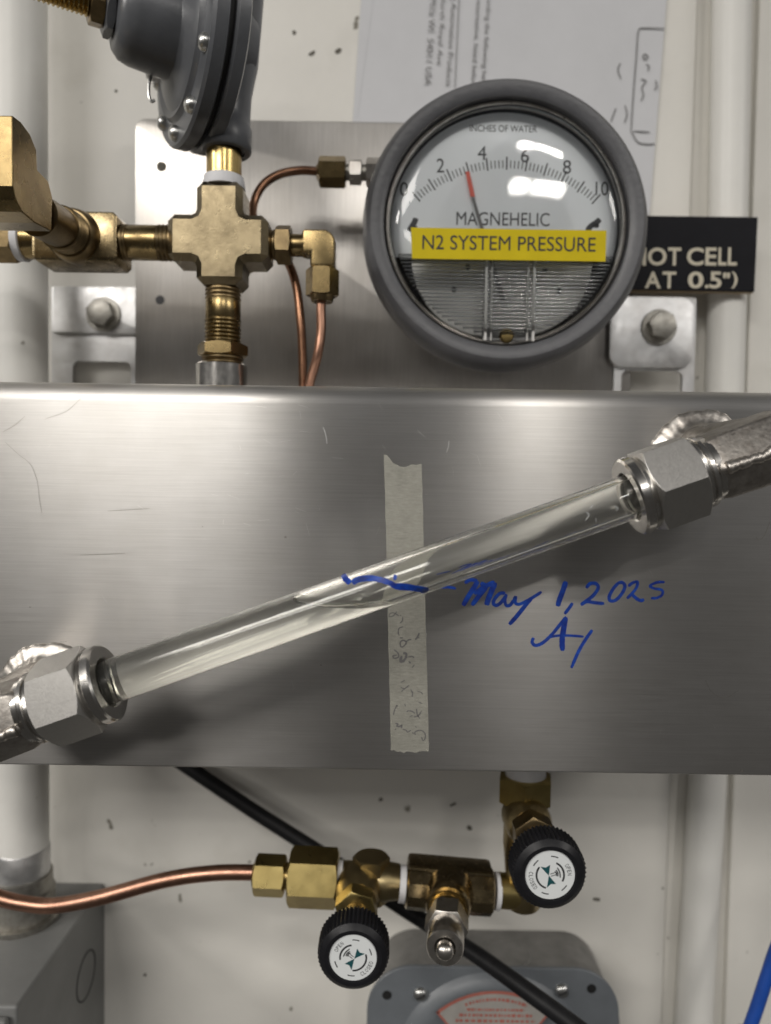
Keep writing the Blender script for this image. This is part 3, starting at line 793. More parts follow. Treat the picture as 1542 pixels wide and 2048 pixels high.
tag(B().tube([P(644, 585, hc), P(642, 620, hc), P(642, 665, hc), P(634, 715, hc), P(620, 765, hc - 3), P(608, 830, hc - 5)], 1.9, 16).done('copper_tube', M['copper'], origin=P(641, 610, hc)),
    'thin bright copper tube hanging from the brass elbow nut', 'tube')
tag(B().tube([P(640, 343, HS), P(600, 341, HS), P(556, 350, HS + 2), P(523, 374, HS + 4), P(506, 415, HS + 6), P(512, 465, 58), P(545, 500, 62), P(574, 522, 66),
              P(592, 570, 70), P(601, 640, 72), P(605, 710, 72), P(607, 830, 72)], 1.85, 16).done('copper_tube', M['copper_dark'], origin=P(606, 750, 72)),
    'thin dark copper tube looping from the gauge nut behind the brass cross', 'tube')

# ================================================================== brass tee on the left and the block valve on it
t = thing('brass_tee', 'browned brass tee joined to the side arm of the cross', 'pipe fitting', P(165, 530, hc))
tc_ = P(165, 484, hc)
fx = Fr(tc_, RIGHT, OUT)
oc = [(x / S8, z / S8) for x, z in ((-82, 40), (-76, 47), (74, 47), (82, 38), (82, -40), (74, -48), (-76, -48), (-82, -40))]
b = B(); b.prism([tc_ + RIGHT * x + UP * z + OUT * -9.4 for x, z in oc], OUT * 17); b.done('body', M['brass_tee'], t, smooth=25, bevel=3.2, seg=2)
dv = (P(60, 415, 122) - P(160, 474, 84)).normalized()
fv = Fr(P(165, 482, 80), dv)
B().lathe(fv, [(0, 10), (8, 10.2), (11, 9.6), (12, 8.8), (13, 0)], 40).done('front_port', M['brass_dark'], t)
B().cyl(Fr(tc_, -RIGHT, OUT), 80 / S8, 112 / S8, 6.9, 40).done('nipple', M['brass'], t)
B().lathe(Fr(tc_, -RIGHT, OUT), [(112 / S8, 6.7), (113 / S8, 7.9), (127 / S8, 7.7), (129 / S8, 6.5)], 40).done('thread_tape', M['tape'], t)
B().hexn(Fr(tc_, -RIGHT, OUT), 126 / S8, 230 / S8, 15, phase=0.5).done('end_nut', M['brass_dark'], t)
t = thing('block_valve', 'heavy machined brass valve block standing out in front of the brass tee', 'valve', P(60, 440, 120))
prof = [(25, 231), (42, 244), (60, 268), (73, 300), (75, 340), (97, 363), (105, 395), (103, 463), (70, 446), (44, 424), (31, 398), (26, 372)]
XR = -115.0
b = B(); b.prism([PX(px, py, XR) for px, py in prof], Vector((-60, 0, 0))); b.done('block', M['brass'], t, smooth=0, bevel=0.35, seg=2)
B().lathe(fv, [(12.6, 0), (12.6, 7.2), (36, 7.4), (37, 0)], 40).done('stem', M['brass_dark'], t)
B().thread(fv, 12.4, 20, 8.2, 1.4, 0.6, 40).done('stem_thread', M['brass_dark'], t)

# ================================================================== brushed steel tank
HF = 125.0
zt, zb = P(771, 771, HF - 2).z, P(771, 1541, HF).z
t = thing('steel_tank', 'brushed stainless tank with date in blue marker behind the sight tube', 'tank', V(0, 70, zb))
prof = [(20, zb)]
for k in range(4): prof.append((HF - 0.8 + 0.8 * math.sin(math.radians(30 * k)), zb + 0.8 - 0.8 * math.cos(math.radians(30 * k))))
rt = 7.0
for k in range(11): a = math.radians(9 * k); prof.append((HF - rt + rt * math.cos(a), zt - rt + rt * math.sin(a)))
prof.append((20, zt))
b = B(); b.prism([V(-172, h, u) for h, u in prof], Vector((344, 0, 0)))
b.done('shell', M['steel'], t, smooth=35, uv=True)
# ink on the front of the tank
pt = lambda px, py, l: P(px, py, HF + 0.06 + l)
def crop(pts, ox_, oy_, k): return [(ox_ + x / k, oy_ + y / k) for x, y in pts]
hw = [([(66, 222), (110, 220), (154, 229)], 17),
      ([(206, 196), (238, 178), (282, 182)], 22), ([(284, 184), (262, 222), (226, 278), (196, 330)], 30), ([(300, 196), (330, 220), (288, 276), (248, 328)], 28),
      ([(262, 260), (330, 214), (384, 190)], 28), ([(386, 192), (368, 236), (346, 290), (336, 328)], 34),
      ([(446, 256), (414, 258), (384, 290), (376, 318), (396, 328), (424, 308), (452, 268)], 21), ([(454, 262), (444, 296), (452, 328), (476, 326), (496, 296)], 20),
      ([(496, 296), (508, 278), (506, 312), (528, 322), (566, 306), (612, 280), (662, 248)], 19), ([(604, 284), (566, 328), (520, 386), (470, 442)], 25),
      ([(806, 186), (790, 236), (770, 290), (756, 334)], 31), ([(846, 314), (824, 346), (798, 380)], 20),
      ([(926, 226), (950, 200), (984, 200), (998, 226), (966, 272), (922, 306), (894, 326)], 21), ([(894, 326), (930, 306), (974, 312), (1034, 318)], 20),
      ([(1118, 194), (1090, 226), (1064, 272), (1068, 300), (1100, 298), (1136, 262), (1156, 218), (1142, 194), (1112, 196)], 20),
      ([(1176, 216), (1200, 196), (1230, 190), (1224, 224), (1198, 258), (1168, 288)], 18), ([(1196, 262), (1226, 288), (1250, 300), (1270, 294)], 20),
      ([(1392, 190), (1348, 192), (1306, 212), (1330, 228), (1376, 238), (1376, 266), (1346, 284), (1310, 286)], 16),
      ([(614, 520), (606, 548), (628, 566), (672, 548), (726, 498), (776, 436), (808, 396)], 20), ([(806, 400), (794, 460), (784, 530), (786, 598)], 32),
      ([(694, 520), (760, 508), (840, 508), (912, 514)], 15), ([(962, 474), (926, 526), (884, 596), (838, 700)], 20)]
for pts_, wd in hw:
    b = B(); stroke(b, crop(pts_, 860, 1100, 2.9654), wd / 2.9654, pt, random.uniform(0.002, 0.03), 0.05)
    b.done('marker_stroke', M['marker'], t, smooth=0)
# scratches, smears and specks
b = B()
rr = random.Random(3)
for k in range(46):
    x, y = rr.uniform(420, 1000), rr.uniform(800, 1080)
    if k > 30: x, y = rr.uniform(20, 1500), rr.uniform(800, 1500)
    L = rr.uniform(4, 26); a = rr.gauss(1.1, 0.5) if k % 3 else rr.gauss(0.1, 0.2)
    stroke(b, [(x, y), (x + L * .5 * math.cos(a) + rr.uniform(-1, 1), y + L * .5 * math.sin(a)), (x + L * math.cos(a), y + L * math.sin(a))], rr.uniform(0.25, 0.5), pt)
stroke(b, [(898, 881), (897, 892), (893, 905)], 1.6, pt)
stroke(b, [(646, 854), (651, 868), (654, 888)], 1.1, pt)
b.done('scratch_marks', M['scratch'], t, smooth=0)['kind'] = 'stuff'
b = B()
for s_, wd in (([(10, 884), (36, 908), (60, 928), (74, 960), (79, 1000), (84, 1026)], 1.1), ([(5, 864), (30, 850), (50, 832)], 1.0), ([(90, 838), (130, 824), (150, 808), (166, 792)], 1.0),
               ([(1410, 1360), (1425, 1385), (1450, 1396), (1478, 1380)], 1.0), ([(1512, 1074), (1518, 1080), (1528, 1072), (1540, 1044)], 1.2), ([(160, 1110), (250, 1107)], 1.6), ([(215, 1022), (300, 1017)], 1.4)):
    stroke(b, s_, wd * 0.75, pt)
for (x, y, r) in ((571, 1074, 2.2), (405, 1053, 1.2), (1484, 1542, 3), (60, 1214, 1.5), (642, 1330, 1.4)):
    stroke(b, [(x - r, y), (x, y + .3), (x + r, y)], r * 2, pt)
b.done('smear_marks', M['smear'], t, smooth=0)['kind'] = 'stuff'

# ================================================================== masking tape
t = thing('masking_tape', 'torn strip of masking tape with faded pencil notes stuck down the tank front', 'tape', P(815, 1500, HF))
def tape_edges(v):
    return (768 + (782 - 768) * v, 843 + (858 - 843) * v)
top = [(0, 909), (.08, 910), (.16, 917), (.24, 926), (.33, 929), (.42, 933), (.55, 934), (.66, 931), (.74, 928), (.84, 930), (1, 927)]
bot = [(0, 1501), (.1, 1500), (.2, 1504), (.3, 1503), (.36, 1506), (.42, 1503), (.5, 1504), (.62, 1506), (.72, 1503), (.85, 1502), (1, 1503)]
b = B(); nj = 40
for j in range(nj + 1):
    for i in range(len(top)):
        u = top[i][0]; v = j / nj
        y = top[i][1] * (1 - v) + bot[i][1] * v
        xl, xr_ = tape_edges((y - 909) / 592)
        jit = rr.uniform(-0.5, 0.5) if i in (0, len(top) - 1) else 0
        p = P(xl * (1 - u) + xr_ * u + jit, y, HF + 0.09 + 0.05 * rr.random()); b.v.append(p)
for j in range(nj):
    for i in range(len(top) - 1):
        k = j * len(top) + i; b.f.append((k, k + 1, k + len(top) + 1, k + len(top)))
k = len(b.v); b.v += [p + Vector((0, .06, 0)) for p in b.v]; b.f += [tuple(q + k for q in f[::-1]) for f in list(b.f)]
b.done('strip', M['masking'], t, smooth=60)
pm = lambda px, py, l: P(px, py, HF + 0.2 + l)
k5 = 5.12
notes = [([(480, 425), (440, 470), (400, 475), (412, 445), (450, 440), (500, 470)], 10), ([(515, 460), (520, 470)], 12), ([(540, 480), (535, 520), (510, 545)], 10),
         ([(545, 580), (500, 600), (495, 650), (505, 670)], 10), ([(510, 695), (545, 695)], 11), ([(520, 790), (515, 740), (545, 720), (575, 740), (560, 770), (525, 795)], 14), ([(575, 735), (600, 715), (628, 712)], 12),
         ([(710, 645), (690, 685), (668, 715)], 16), ([(690, 690), (712, 694)], 9), ([(450, 815), (490, 850), (495, 890), (455, 905), (440, 880), (480, 870)], 13), ([(545, 850), (575, 860), (570, 900), (540, 935), (515, 930), (530, 880)], 24),
         ([(595, 890), (640, 885), (655, 900)], 16), ([(600, 935), (622, 955)], 14), ([(660, 970), (635, 1000)], 10), ([(560, 1130), (520, 1150)], 8), ([(605, 1180), (560, 1215), (525, 1245)], 11), ([(520, 1200), (560, 1220)], 9),
         ([(620, 1220), (640, 1260), (635, 1300)], 10), ([(690, 1240), (730, 1255), (745, 1275)], 9), ([(700, 1350), (740, 1370)], 9), ([(480, 1385), (455, 1440), (445, 1485)], 10), ([(470, 1388), (490, 1392)], 12), ([(560, 1370), (568, 1395)], 8),
         ([(580, 1455), (600, 1440), (640, 1450), (665, 1470)], 11), ([(680, 1420), (690, 1480), (715, 1520)], 11), ([(735, 1440), (700, 1490), (655, 1505)], 12), ([(610, 1500), (640, 1490)], 8),
         ([(465, 1570), (490, 1580), (480, 1600), (510, 1600), (530, 1590), (525, 1620)], 14), ([(460, 1625), (470, 1632)], 10), ([(540, 1630), (575, 1640), (590, 1660), (625, 1640)], 10), ([(640, 1660), (650, 1680)], 10), ([(670, 1600), (680, 1615)], 8),
         ([(670, 1690), (665, 1660), (720, 1640), (765, 1670), (770, 1720), (750, 1745), (730, 1710)], 11)]
b = B()
for pts_, wd in notes: stroke(b, crop(pts_, 700, 1140, k5), wd / k5, pm, 0, 0.25)
b.done('pencil_notes', M['ink_grey'], t, smooth=0)

# ================================================================== sight tube, liquid, end fittings
HT = 166.0
TA, TB = P(218, 1364, HT), P(1258, 995, HT)
ta = (TB - TA).normalized()
ft = Fr(TA, ta, UP)                    # e1 = upwards across the tube, e2 = towards/away from camera
TL = (TB - TA).length
RO, RI = 6.35, 4.65
t = thing('sight_tube', 'clear plastic sight tube slanting between two steel nuts with blue marker line', 'tube', (TA + TB) / 2)
b = B(); b.lathe(ft, [(-8, RO), (TL + 8, RO), (TL + 8, RI), (-8, RI)], 72, closed=True); b.done('tube_wall', M['acrylic'], t, smooth=40)
def on_tube(px, py, l):
    d = ray(px, py).normalized(); o = CAMP - TA
    dp = d - ta * d.dot(ta); op = o - ta * o.dot(ta)
    a_, b_, c_ = dp.dot(dp), 2 * dp.dot(op), op.dot(op) - (RO + 0.03 + l) ** 2
    q = b_ * b_ - 4 * a_ * c_
    s_ = (-b_ - math.sqrt(q)) / (2 * a_) if q > 0 else -b_ / (2 * a_)
    return CAMP + d * s_
for pts_, wd in (([(536, 985), (556, 1020), (590, 1052)], 34), ([(604, 1050), (650, 1024), (730, 1014), (810, 1026), (880, 1048)], 34), ([(870, 1042), (930, 1076), (1010, 1084), (1080, 1092), (1120, 1094)], 34), ([(930, 1056), (1010, 1064), (1090, 1080), (1150, 1088)], 13),
                 ([(1100, 1100), (1128, 1112), (1162, 1088)], 24), ([(922, 990), (914, 1028)], 22)):
    b = B(); stroke(b, crop(pts_, 540, 880, 3.671), wd * 1.25 / 3.671, on_tube, random.uniform(0.0, 0.03), 0.06); b.done('marker_stroke', M['marker'], t, smooth=0)
# little moulded marks near the upper nut
b = B()
for s_ in ([(1172, 1024), (1178, 1030), (1170, 1042)], [(1192, 1036), (1192, 1044)], [(1228, 1012), (1236, 1016), (1232, 1022)], [(1186, 1010), (1180, 1016)]):
    stroke(b, s_, 1.1, on_tube)
b.done('scuff', M['sticker'], t, smooth=0)
# liquid: horizontal surface drawn up into a meniscus along the wall
u0 = P(700, 1213, HT).z; alpha = math.atan2(ta.z, ta.x)
def surf(p, q):
    d = max(0, (RI + 0.02) - math.hypot(p, q))
    return ((u0 - TA.z) + 2.7 * math.exp(-d / 0.95) - p * ft.e1.z) / ta.z
b = B(); nr, na = 12, 64
rad = [(RI + 0.02) * (1 - (1 - k / nr) ** 1.7) for k in range(nr + 1)]
b.v.append(ft.p(0, 0, surf(0, 0)))
for k in range(1, nr + 1):
    for i in range(na):
        a = 2 * math.pi * i / na; p, q = rad[k] * math.cos(a), rad[k] * math.sin(a)
        b.v.append(ft.p(p, q, surf(p, q)))
for i in range(na): b.f.append((0, 1 + i, 1 + (i + 1) % na))
for k in range(1, nr):
    for i in range(na):
        j = (i + 1) % na; o_ = 1 + (k - 1) * na; o2 = o_ + na
        b.f.append((o_ + i, o2 + i, o2 + j, o_ + j))
o_ = 1 + (nr - 1) * na; k0 = len(b.v)
for i in range(na):
    a = 2 * math.pi * i / na; b.v.append(ft.p(rad[nr] * math.cos(a), rad[nr] * math.sin(a), -8))
for i in range(na):
    j = (i + 1) % na; b.f.append((o_ + i, k0 + i, k0 + j, o_ + j))
b.f.append(tuple(range(k0 + na - 1, k0 - 1, -1)))
tag(b.done('liquid', M['water'], origin=TA, smooth=60), 'clear liquid filling the lower half of the slanting sight tube', 'liquid')

def fitting(o, ax, hexphase, label):
    """compression nut + forged elbow welded to the tank; ax points away from the glass tube"""
    t = thing('compression_elbow', label, 'pipe fitting', o + ax * 40 + Vector((0, HT - HF, 0)), 'steel compression elbows on the tank')
    f = Fr(o, ax, OUT)
    nutp = B(); nutp.hexn(f, 4.4, 18.6, 22.2, phase=hexphase, bore=7, tan=0.62, rc=11.0)
    nt_ = nutp.done('nut', M['nut'], t, smooth=22, bevel=0.25, seg=1)
    B().lathe(f, [(7, 6.6), (0.4, 6.9), (0, 7.3), (-0.05, 10.6), (0.5, 11.2), (2.6, 11.25), (3.0, 10.9), (4.6, 10.6), (5, 10)], 72).done('collar', M['ring'], nt_)
    B().lathe(f, [(0.9, 6.9), (1.6, 6.3), (4, 6.38)], 48).done('ferrule', M['bolt'], nt_)
    B().lathe(f, [(18.4, 9.0), (18.6, 10.4), (19.6, 10.6), (20.2, 9.8), (20.6, 10.3), (21.6, 10.3), (22.4, 9.4), (24, 9.3)], 60).done('thread_ring', M['ring'], t)
    # forged body: six-sided bar running to the corner, then the leg back to the tank
    body = B()
    R6 = [10.6, 10.0, 10.8, 9.8, 10.7, 10.0]
    def sec(z, k):
        return [f.p(R6[i] * k * math.cos(hexphase + i * math.pi / 3), R6[i] * k * math.sin(hexphase + i * math.pi / 3), z) for i in range(6)]
    rows = [sec(21.8, .8), sec(23.0, .97), sec(25.5, 1.03), sec(35, 1.06), sec(46, 1.06), sec(49.5, 0.9), sec(51, .6)]
    for r_ in rows: body.v += r_
    for q in range(len(rows) - 1):
        for i in range(6):
            j = (i + 1) % 6; body.f.append((q * 6 + i, q * 6 + j, q * 6 + 6 + j, q * 6 + 6 + i))
    body.f.append(tuple(range(5, -1, -1))); body.f.append(tuple(range((len(rows) - 1) * 6, len(rows) * 6)))
    bo = body.done('elbow_body', M['forged'], t, smooth=25, bevel=1.2, seg=3)
    # forging flash: a rough bright ridge along the near corner
    rid = B(); r2 = random.Random(len(label))
    best = max(range(6), key=lambda i: (f.p(math.cos(hexphase + i * math.pi / 3), math.sin(hexphase + i * math.pi / 3), 0) - f.o).dot(Vector((0, -1, 0.12))))
    th = hexphase + best * math.pi / 3
    path = [f.p((R6[best] * 0.955) * math.cos(th + r2.uniform(-.02, .02)), (R6[best] * 0.955) * math.sin(th + r2.uniform(-.02, .02)), 24 + k * 1.1) for k in range(22)]
    rid.tube(path, lambda s_: 1.55 + 0.10 * math.sin(37 * s_) + 0.14 * math.sin(11 * s_ + 1) + 0.07 * math.sin(83 * s_), 10, sub=4)
    rid.done('forging_ridge', M['weld'], bo)
    g = Fr(o + ax * 39.5 + Vector((0, HT - HF, 0)), OUT, UP)
    B().lathe(g, [(-0.5, 11.2), (1, 11), (4, 10.2), (HT - HF - 6, 9.9), (HT - HF, 9.4), (HT - HF + 5, 6), (HT - HF + 6, 0)], 48).done('weld_leg', M['forged'], t)
    wb = B(); r3 = random.Random(5)
    ph = [r3.uniform(0, 6) for _ in range(8)]
    def lump(a, z):
        return 1 + 0.03 * math.sin(3 * a + ph[0]) + 0.016 * math.sin(7 * a + ph[1] + z * .4) + 0.009 * math.sin(17 * a + ph[2] + z * .5) + 0.006 * math.sin(31 * a + ph[3] - z)
    wb.lathe(g, [(-0.6, 16.2), (0.3, 15.9), (0.9, 15.2), (1.4, 14.2), (1.8, 13.1), (2.4, 12.0), (3.2, 11.0), (4.8, 10.2)], 160, rf=lump)
    wb.done('weld_bead', M['weld'], t)
fitting(TB, ta, math.radians(1), 'steel compression nut and forged elbow gripping the empty end of the sight tube')
fitting(TA, -ta, math.radians(43), 'steel compression nut and forged elbow gripping the liquid-filled end of the sight tube')

# ================================================================== lower manifold
hb = 72.0; S7 = pxmm(hb)
tag(B().tube([P(-140, 1742, hb), P(-60, 1772, hb), P(0, 1796, hb), P(55, 1808, hb), P(110, 1811, hb), P(200, 1795, hb), P(330, 1760, hb), P(430, 1746, hb), P(525, 1745, hb)], 3.15, 24).done('copper_pipe', M['copper'], origin=P(250, 1790, hb)),
    'bent copper pipe running in from the conduit side to the lower brass nut', 'pipe')
t = thing('brass_adapter', 'bright brass compression nut and large hex adapter on the copper pipe', 'pipe fitting', P(600, 1810, hb))
f = Fr(P(510, 1749, hb), (P(680, 1757, hb) - P(510, 1749, hb)), OUT)
B().hexn(f, 0, 62 / S7, 14.3, phase=math.radians(8), bore=3.3).done('compression_nut', M['brass_low'], t)
B().lathe(f, [(-0.6, 3.2), (-0.8, 4.6), (0.2, 5.6)], 24).done('nut_nose', M['brass_bright'], t)
B().cyl(f, 60 / S7, 74 / S7, 5.4, 32).done('neck', M['brass_bright'], t)
B().hexn(f, 70 / S7, 169 / S7, 20.6, phase=math.radians(8)).done('hex_body', M['brass_low'], t)
B().cyl(f, 168 / S7, 178 / S7, 7.2, 32).done('thread_tape', M['tape'], t)

def knob(t, o, ax, spin, r=11.6, depth=12.0):
    r *= 1.06
    f = Fr(o, ax, UP)
    kb = B(); nn = 52 * 4
    kb.lathe(f, [(0, 0), (0, r * .80), (0.8, r * .93), (1.5, r * 0.985), (depth - 2.6, r * 0.985), (depth - 1.4, r * .95), (depth - 0.5, r * .86), (depth, r * .80), (depth - .1, r * .69), (depth - .9, r * .675), (depth - .9, 0)], nn,
             rf=lambda a, z: 1 + (0.028 * math.copysign(abs(math.cos(26 * a * 2)) ** .5, math.cos(26 * a * 2)) if 1.0 < z < depth - 2 else 0))
    ko = kb.done('knob', M['black'], t, smooth=30)
    B().lathe(f, [(depth - .88, 0), (depth - .75, 0)] if False else [(depth - .55, 0), (depth - .55, r * .655), (depth - .9, r * .67)], 48).done('face_disc', M['sticker'], ko)
    X = f.e1 * math.sin(spin) - f.e2 * math.cos(spin); 
    # right/up of the printed disc as the camera sees it
    ux = -f.e2 if (-f.e2).dot(RIGHT) > 0 else f.e2
    rx = ux * math.cos(spin) + f.e1 * math.sin(spin); ry = f.e1 * math.cos(spin) - ux * math.sin(spin)
    o2 = f.o + f.a * (depth - .5); R1 = r * .655
    def pp(x, y, l): return o2 + rx * (x * R1) + ry * (y * R1) + f.a * l
    pb = B()
    def arcs(rad_, a0, a1, wd):
        stroke(pb, [(rad_ * math.cos(math.radians(a0 + (a1 - a0) * k / 8)), rad_ * math.sin(math.radians(a0 + (a1 - a0) * k / 8))) for k in range(9)], wd, pp)
    arcs(.56, 45, 138, .075); arcs(.56, 215, 325, .075)
    for a in (30, 150, 212, 328): arcs(.79, a - 11, a + 11, .045)
    for (xa, ya) in ((-.14, .28), (-.22, .36), (-.1, .22)): stroke(pb, [(xa, ya), (0, ya + .04), (-xa, ya)], .05, pp)
    stroke(pb, [(-.045, .22), (-.045, 0)], .03, pp); stroke(pb, [(.045, .22), (.045, 0)], .03, pp)
    pb.done('printed_mark', M['ink'], ko, smooth=0)
    pb = B()
    for s_ in (-1, 1):
        k = len(pb.v); pb.v += [pp(0, -.06, .005), pp(s_ * .42, .12, .005), pp(s_ * .36, -.08, .005), pp(s_ * .46, -.28, .005)]
        pb.f += [(k, k + 1, k + 2), (k, k + 2, k + 3)]
    pb.done('emblem', M['teal'], ko, smooth=0)
    def curved(word, rad_, mid, step, flip):
        for i, ch in enumerate(word):
            a = math.radians(mid + (i - (len(word) - 1) / 2) * step)
            d = rx * math.cos(a) + ry * math.sin(a); up = d if not flip else -d
            right = Vector(f.a).cross(up) * -1
            right = up.cross(f.a) 
            text(ch, M['ink'], ko, 'letter', o2 + d * (rad_ * R1) + f.a * .01, (.095) * R1, .17 * R1, right, up)
    curved('OPEN', .79, 90, -9.5, False); curved('CLOSED', .79, 270, 9.5, True)
    return ko

# straight needle valve
va = P(717, 1761, hb)
kf = P(706, 1920, 122)
t = thing('needle_valve', 'brass needle valve with black knob mounted beside the large hex adapter', 'valve', P(735, 1800, hb), 'brass needle valves with black knobs')
fx = Fr(P(684, 1757, hb), (P(805, 1764, hb) - P(684, 1757, hb)), OUT)
B().lathe(fx, [(-1, 0), (-1, 6.6), (0, 7.1), (4, 7.3), (6, 8.2), (18, 8.2), (20, 7.5), (24, 7.0), (24.6, 0)], 48).done('body', M['brass_low_forged'], t)
cen = P(742, 1757, hb)
b = B(); b.hexn(Fr(cen, UP, OUT), -9.0, 9.6, 13.6, phase=math.radians(30)); b.done('body_block', M['brass_low_forged'], t, smooth=25)
dk = (kf - va).normalized()
fk = Fr(va, dk)
B().lathe(fk, [(2, 9.4), (10, 9.2), (14, 8.2), (15.5, 7.6), (16, 0)], 40).done('bonnet_boss', M['brass_low_forged'], t)
B().hexn(fk, 15.5, 23, 14.8, phase=.25).done('bonnet_nut', M['brass_low'], t)
B().cyl(fk, 22.8, 38, 4.6, 32, .4).done('stem', M['brass_dark'], t)
Lk = (kf - va).length
knob(t, va + dk * (Lk - 12.6), dk, math.radians(52), r=11.9)

# tee with the spring-loaded plunger fitting
t = thing('brass_tee', 'forged brass tee between the two black-knobbed needle valves', 'pipe fitting', P(897, 1830, hb))
ct = P(899, 1774, hb)
xa = (P(988, 1782, hb) - P(812, 1767, hb)).normalized()
fx = Fr(P(812, 1768, hb), xa, OUT)
LT = 176 / S7
b = B(); b.lathe(fx, [(0, 0), (0, 8.6), (0.6, 9.4), (LT * .22, 9.6), (LT * .36, 8.6), (LT * .64, 8.6), (LT * .78, 9.6), (LT - .6, 9.4), (LT, 8.6), (LT, 0)], 12, rf=None)
b.done('body', M['brass_tee'], t, smooth=28)
b = B(); b.box(ct + UP * 5.0 + Vector((0, 2, 0)), LT - .5, 13, 9.0, X=xa, Z=Vector((-xa.z, 0, xa.x))); b.done('back_flat', M['brass_tee'], t, smooth=25, bevel=2.0, seg=2)
pf = P(889, 1909, 120); dp_ = (pf - ct).normalized(); fp = Fr(ct, dp_)
B().lathe(fp, [(3, 10.6), (7, 10.2), (12, 9.3), (16, 9.0), (17, 8.2), (17, 0)], 40).done('front_port', M['brass_tee'], t)
for px in (806, 994):
    B().cyl(Fr(P(px, 1768 if px < 900 else 1782, hb), xa, OUT), -1.6 if px < 900 else -0.9, 1.0, 7.3, 36).done('thread_tape', M['tape'], t)
t = thing('relief_fitting', 'nickel hex relief fitting with domed plunger screwed into the lower tee', 'valve', pf)
Lp = (pf - ct).length
B().cyl(fp, 16.8, 19.5, 7.6, 36).done('thread', M['brass_bright'], t)
B().lathe(fp, [(19, 0), (19, 6.4), (21, 7.2), (23, 7.2), (24, 6.6), (24, 0)], 40).done('brass_ring', M['brass_bright'], t)
B().hexn(fp, 22.6, 33.5, 14.2, phase=math.radians(30)).done('hex', M['nickel'], t)
B().lathe(fp, [(33.4, 0), (33.4, 6.4), (34, 6.75), (Lp - 4.5, 6.75), (Lp - 3.9, 6.3), (Lp - 3.8, 3.9), (Lp - 9, 3.7), (Lp - 9, 0)], 48).done('barrel', M['nickel'], t)
B().lathe(fp, [(Lp - 9, 3.25), (Lp - 1.6, 3.2), (Lp - .4, 2.6), (Lp + .3, 1.5), (Lp + .5, 0)], 32).done('plunger', M['nickel'], t)

# angle needle valve
t = thing('needle_valve', 'brass angle needle valve with black knob hanging from the tank underside', 'valve', P(1050, 1820, hb), 'brass needle valves with black knobs')
cv = P(1047, 1622, hb)
fz = Fr(P(1050, 1594, hb), -UP, OUT)
z1 = P(1050, 1594, hb).z - P(1050, 1812, hb).z
B().lathe(fz, [(0, 0), (0, 8.0), (3.5, 8.2), (5, 7.6), (7, 7.6), (8, 8.6), (20, 8.7), (24, 8.2), (34, 7.4), (z1 - 1, 7.2), (z1, 6.4), (z1, 0)], 44).done('body', M['brass_low_forged'], t)
B().cyl(Fr(P(1042, 1784, hb), -xa, OUT), -4, 48 / S7, 7.0, 40, .5).done('side_port', M['brass_low'], t)
B().hexn(fz, (1548 - 1594) / S7, (1602 - 1594) / S7, 20.6, phase=math.radians(12)).done('hex_nut', M['brass_low'], t)
B().cyl(fz, (1525 - 1594) / S7, (1549 - 1594) / S7, 8.4, 40).done('thread_tape', M['tape'], t)
kf = P(1102, 1754, 122); dk = (kf - cv).normalized(); fk = Fr(cv, dk)
B().lathe(fk, [(2, 9.6), (11, 9.4), (14, 8.4), (15.5, 7.6), (16, 0)], 40).done('bonnet_boss', M['brass_low_forged'], t)
B().hexn(fk, 15.5, 24, 14.8, phase=.1).done('bonnet_nut', M['brass_dark'], t)
B().cyl(fk, 23.8, 38, 4.6, 32, .4).done('stem', M['brass_dark'], t)
knob(t, cv + dk * ((kf - cv).length - 12.6), dk, math.radians(-72), r=12.4)

# ================================================================== round-cornered junction box below
t = thing('junction_box', 'grey cast junction box with round-cornered cover and faded red and white sticker', 'electrical box', P(985, 2048, 0))
HC = 44.0
bx0, bx1 = P(757, 1900, 2).x, P(1192, 1900, 2).x; bt = P(970, 1862, 2).z
b = B(); b.prism(rrect(bx0, bx1, bt - 112, bt, 19, 0.2, 10), OUT * (HC - 2.2)); b.done('back_box', M['cast_grey'], t, smooth=30, bevel=1.5, seg=3, bevang=60)
B().lathe(Fr(V((bx0 + bx1) / 2 + 8, 20, bt - 0.1), UP, OUT), [(0.1, 0), (0.35, 9.0), (0.6, 10.2), (0.1, 11)], 40).done('knockout', M['cast_grey'], t)
a, e = P(735, 1936, HC), P(1241, 1936, HC)
zt2 = (a.z + e.z) / 2
b = B(); b.prism(rrect(a.x, e.x, zt2 - 122, zt2, 21, HC, 12), Vector((0, 2.2, 0))); cv_ = b.done('cover', M['cover_grey'], t, smooth=30, bevel=.7, seg=3, bevang=60)
dc = P(985, 2138, HC)
fd2 = Fr(dc, OUT, UP)
B().lathe(fd2, [(0.05, 46), (1.5, 44.5), (3.5, 42), (4.0, 38), (3.2, 36), (5, 20), (5.5, 0)], 72).done('raised_disc', M['cover_grey'], t, smooth=50)
def sector(r0, r1, a0, a1, h, n=24):
    L_ = []; R_ = []
    for k in range(n + 1):
        a = math.radians(a0 + (a1 - a0) * k / n)
        L_.append(dc + V(r0 * math.cos(a), h, r0 * math.sin(a))); R_.append(dc + V(r1 * math.cos(a), h, r1 * math.sin(a)))
    return L_, R_
b = B(); b.ribbon(*sector(18, 41, 52, 131, 5.6)); stk = b.done('sticker', M['sticker_grey'], t, smooth=0)
b = B(); b.ribbon(*sector(39.6, 41, 52, 131, 5.7)); b.ribbon(*sector(18, 41, 130, 131.5, 5.7, 1)); b.ribbon(*sector(18, 41, 51.5, 53, 5.7, 1)); b.done('red_border', M['sticker_red'], stk, smooth=0)
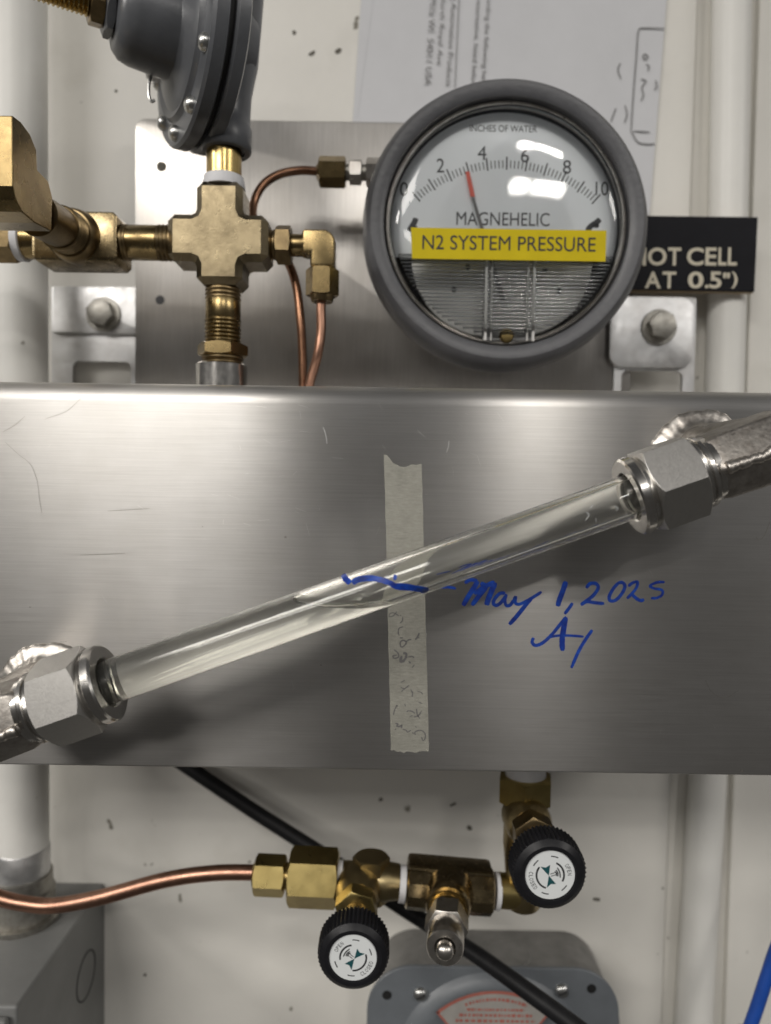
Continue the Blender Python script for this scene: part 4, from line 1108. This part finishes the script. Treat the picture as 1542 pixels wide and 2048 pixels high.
# print too worn to read: broken red lines
b = B(); r7 = random.Random(11)
def worn_row(path, hh):
    k = 0.0
    while k < 1.0:
        q = k + r7.uniform(0.018, 0.06); a, e = path(k), path(min(q, 1.0))
        up = Vector((-(e - a).z, 0, (e - a).x)).normalized() * hh * r7.uniform(0.35, 0.5)
        b.ribbon([a + up, e + up], [a - up, e - up]); k = q + r7.uniform(0.012, 0.03)
worn_row(lambda v: dc + V(37 * math.cos(math.radians(112 - 44 * v)), 5.7, 37 * math.sin(math.radians(112 - 44 * v))), 1.6)
for i, wd in enumerate((26, 33, 36, 34)):
    worn_row(lambda v: dc + V(-wd / 2 + wd * v, 5.7, 32.2 - i * 2.6), 1.5)
b.done('worn_print', M['sticker_red'], stk, smooth=0)['kind'] = 'stuff'
for px, py in ((841, 1988), (1124, 1981)):
    f2 = Fr(P(px, py, HC), OUT)
    B().lathe(f2, [(0, 0), (0, 3.3), (1.2, 3.0), (2.0, 2.0), (2.3, 0)], 24).done('screw', M['zinc'], t)
    b = B(); b.box(f2.p(0, 0, 2.05), 4.2, .5, .8, X=Vector((.9, 0, .44)), Z=Vector((-.44, 0, .9))); b.done('screw_slot', M['dark'], t, smooth=0)
for px, py in ((774, 1990), (1183, 1977)):
    B().lathe(Fr(P(px, py, HC), OUT), [(.15, 0), (.15, 2.2)], 24).done('hole', M['black_gap'], t)

# cables
tag(B().tube([P(250, 1450, 6), P(330, 1503, 8), P(400, 1550, 12), P(520, 1630, 16), P(640, 1706, 22), P(800, 1812, 34), P(880, 1862, 45), P(960, 1914, 60), P(1060, 1986, 74), P(1160, 2060, 84), P(1290, 2160, 96)], 3.6, 20).done('cable', M['rubber'], origin=P(640, 1706, 22)),
    'black cable running diagonally behind the lower brass valves', 'cable')
tag(B().tube([P(1640, 1700, 60), P(1560, 1880, 60), P(1535, 1950, 60), P(1512, 2020, 60), P(1480, 2110, 60), P(1440, 2220, 60)], 2.8, 20).done('cable', M['blue_cable'], origin=P(1512, 2020, 60)),
    'bright blue cable hanging beside the white-painted slim conduit', 'cable')

# chips and marks on the wall
b = B(); pw_ = lambda px, py, l: P(px, py, 0.15 + l)
for pts_, wd in (([(52, 228), (66, 234), (58, 246)], 7), ([(40, 73), (50, 74), (62, 73)], 4), ([(622, 104), (626, 110)], 13), ([(674, 98), (679, 106)], 15), ([(585, 66), (592, 64)], 9), ([(935, 1652), (943, 1660)], 9),
                 ([(760, 1596), (763, 1602)], 8), ([(1186, 1798), (1200, 1800)], 8), ([(230, 180), (234, 184)], 6), ([(80, 120), (92, 121)], 5), ([(900, 1612), (912, 1606)], 5), ([(498, 1722), (500, 1726)], 5), ([(288, 1948), (292, 1952)], 6)):
    stroke(b, pts_, wd, pw_, 0, .3)
wl = [o for o in SC.objects if o.name == 'wall'][0]
ORI['wall'] = ORI['wall']
b.done('paint_chips', M['grime'], wl, smooth=0)
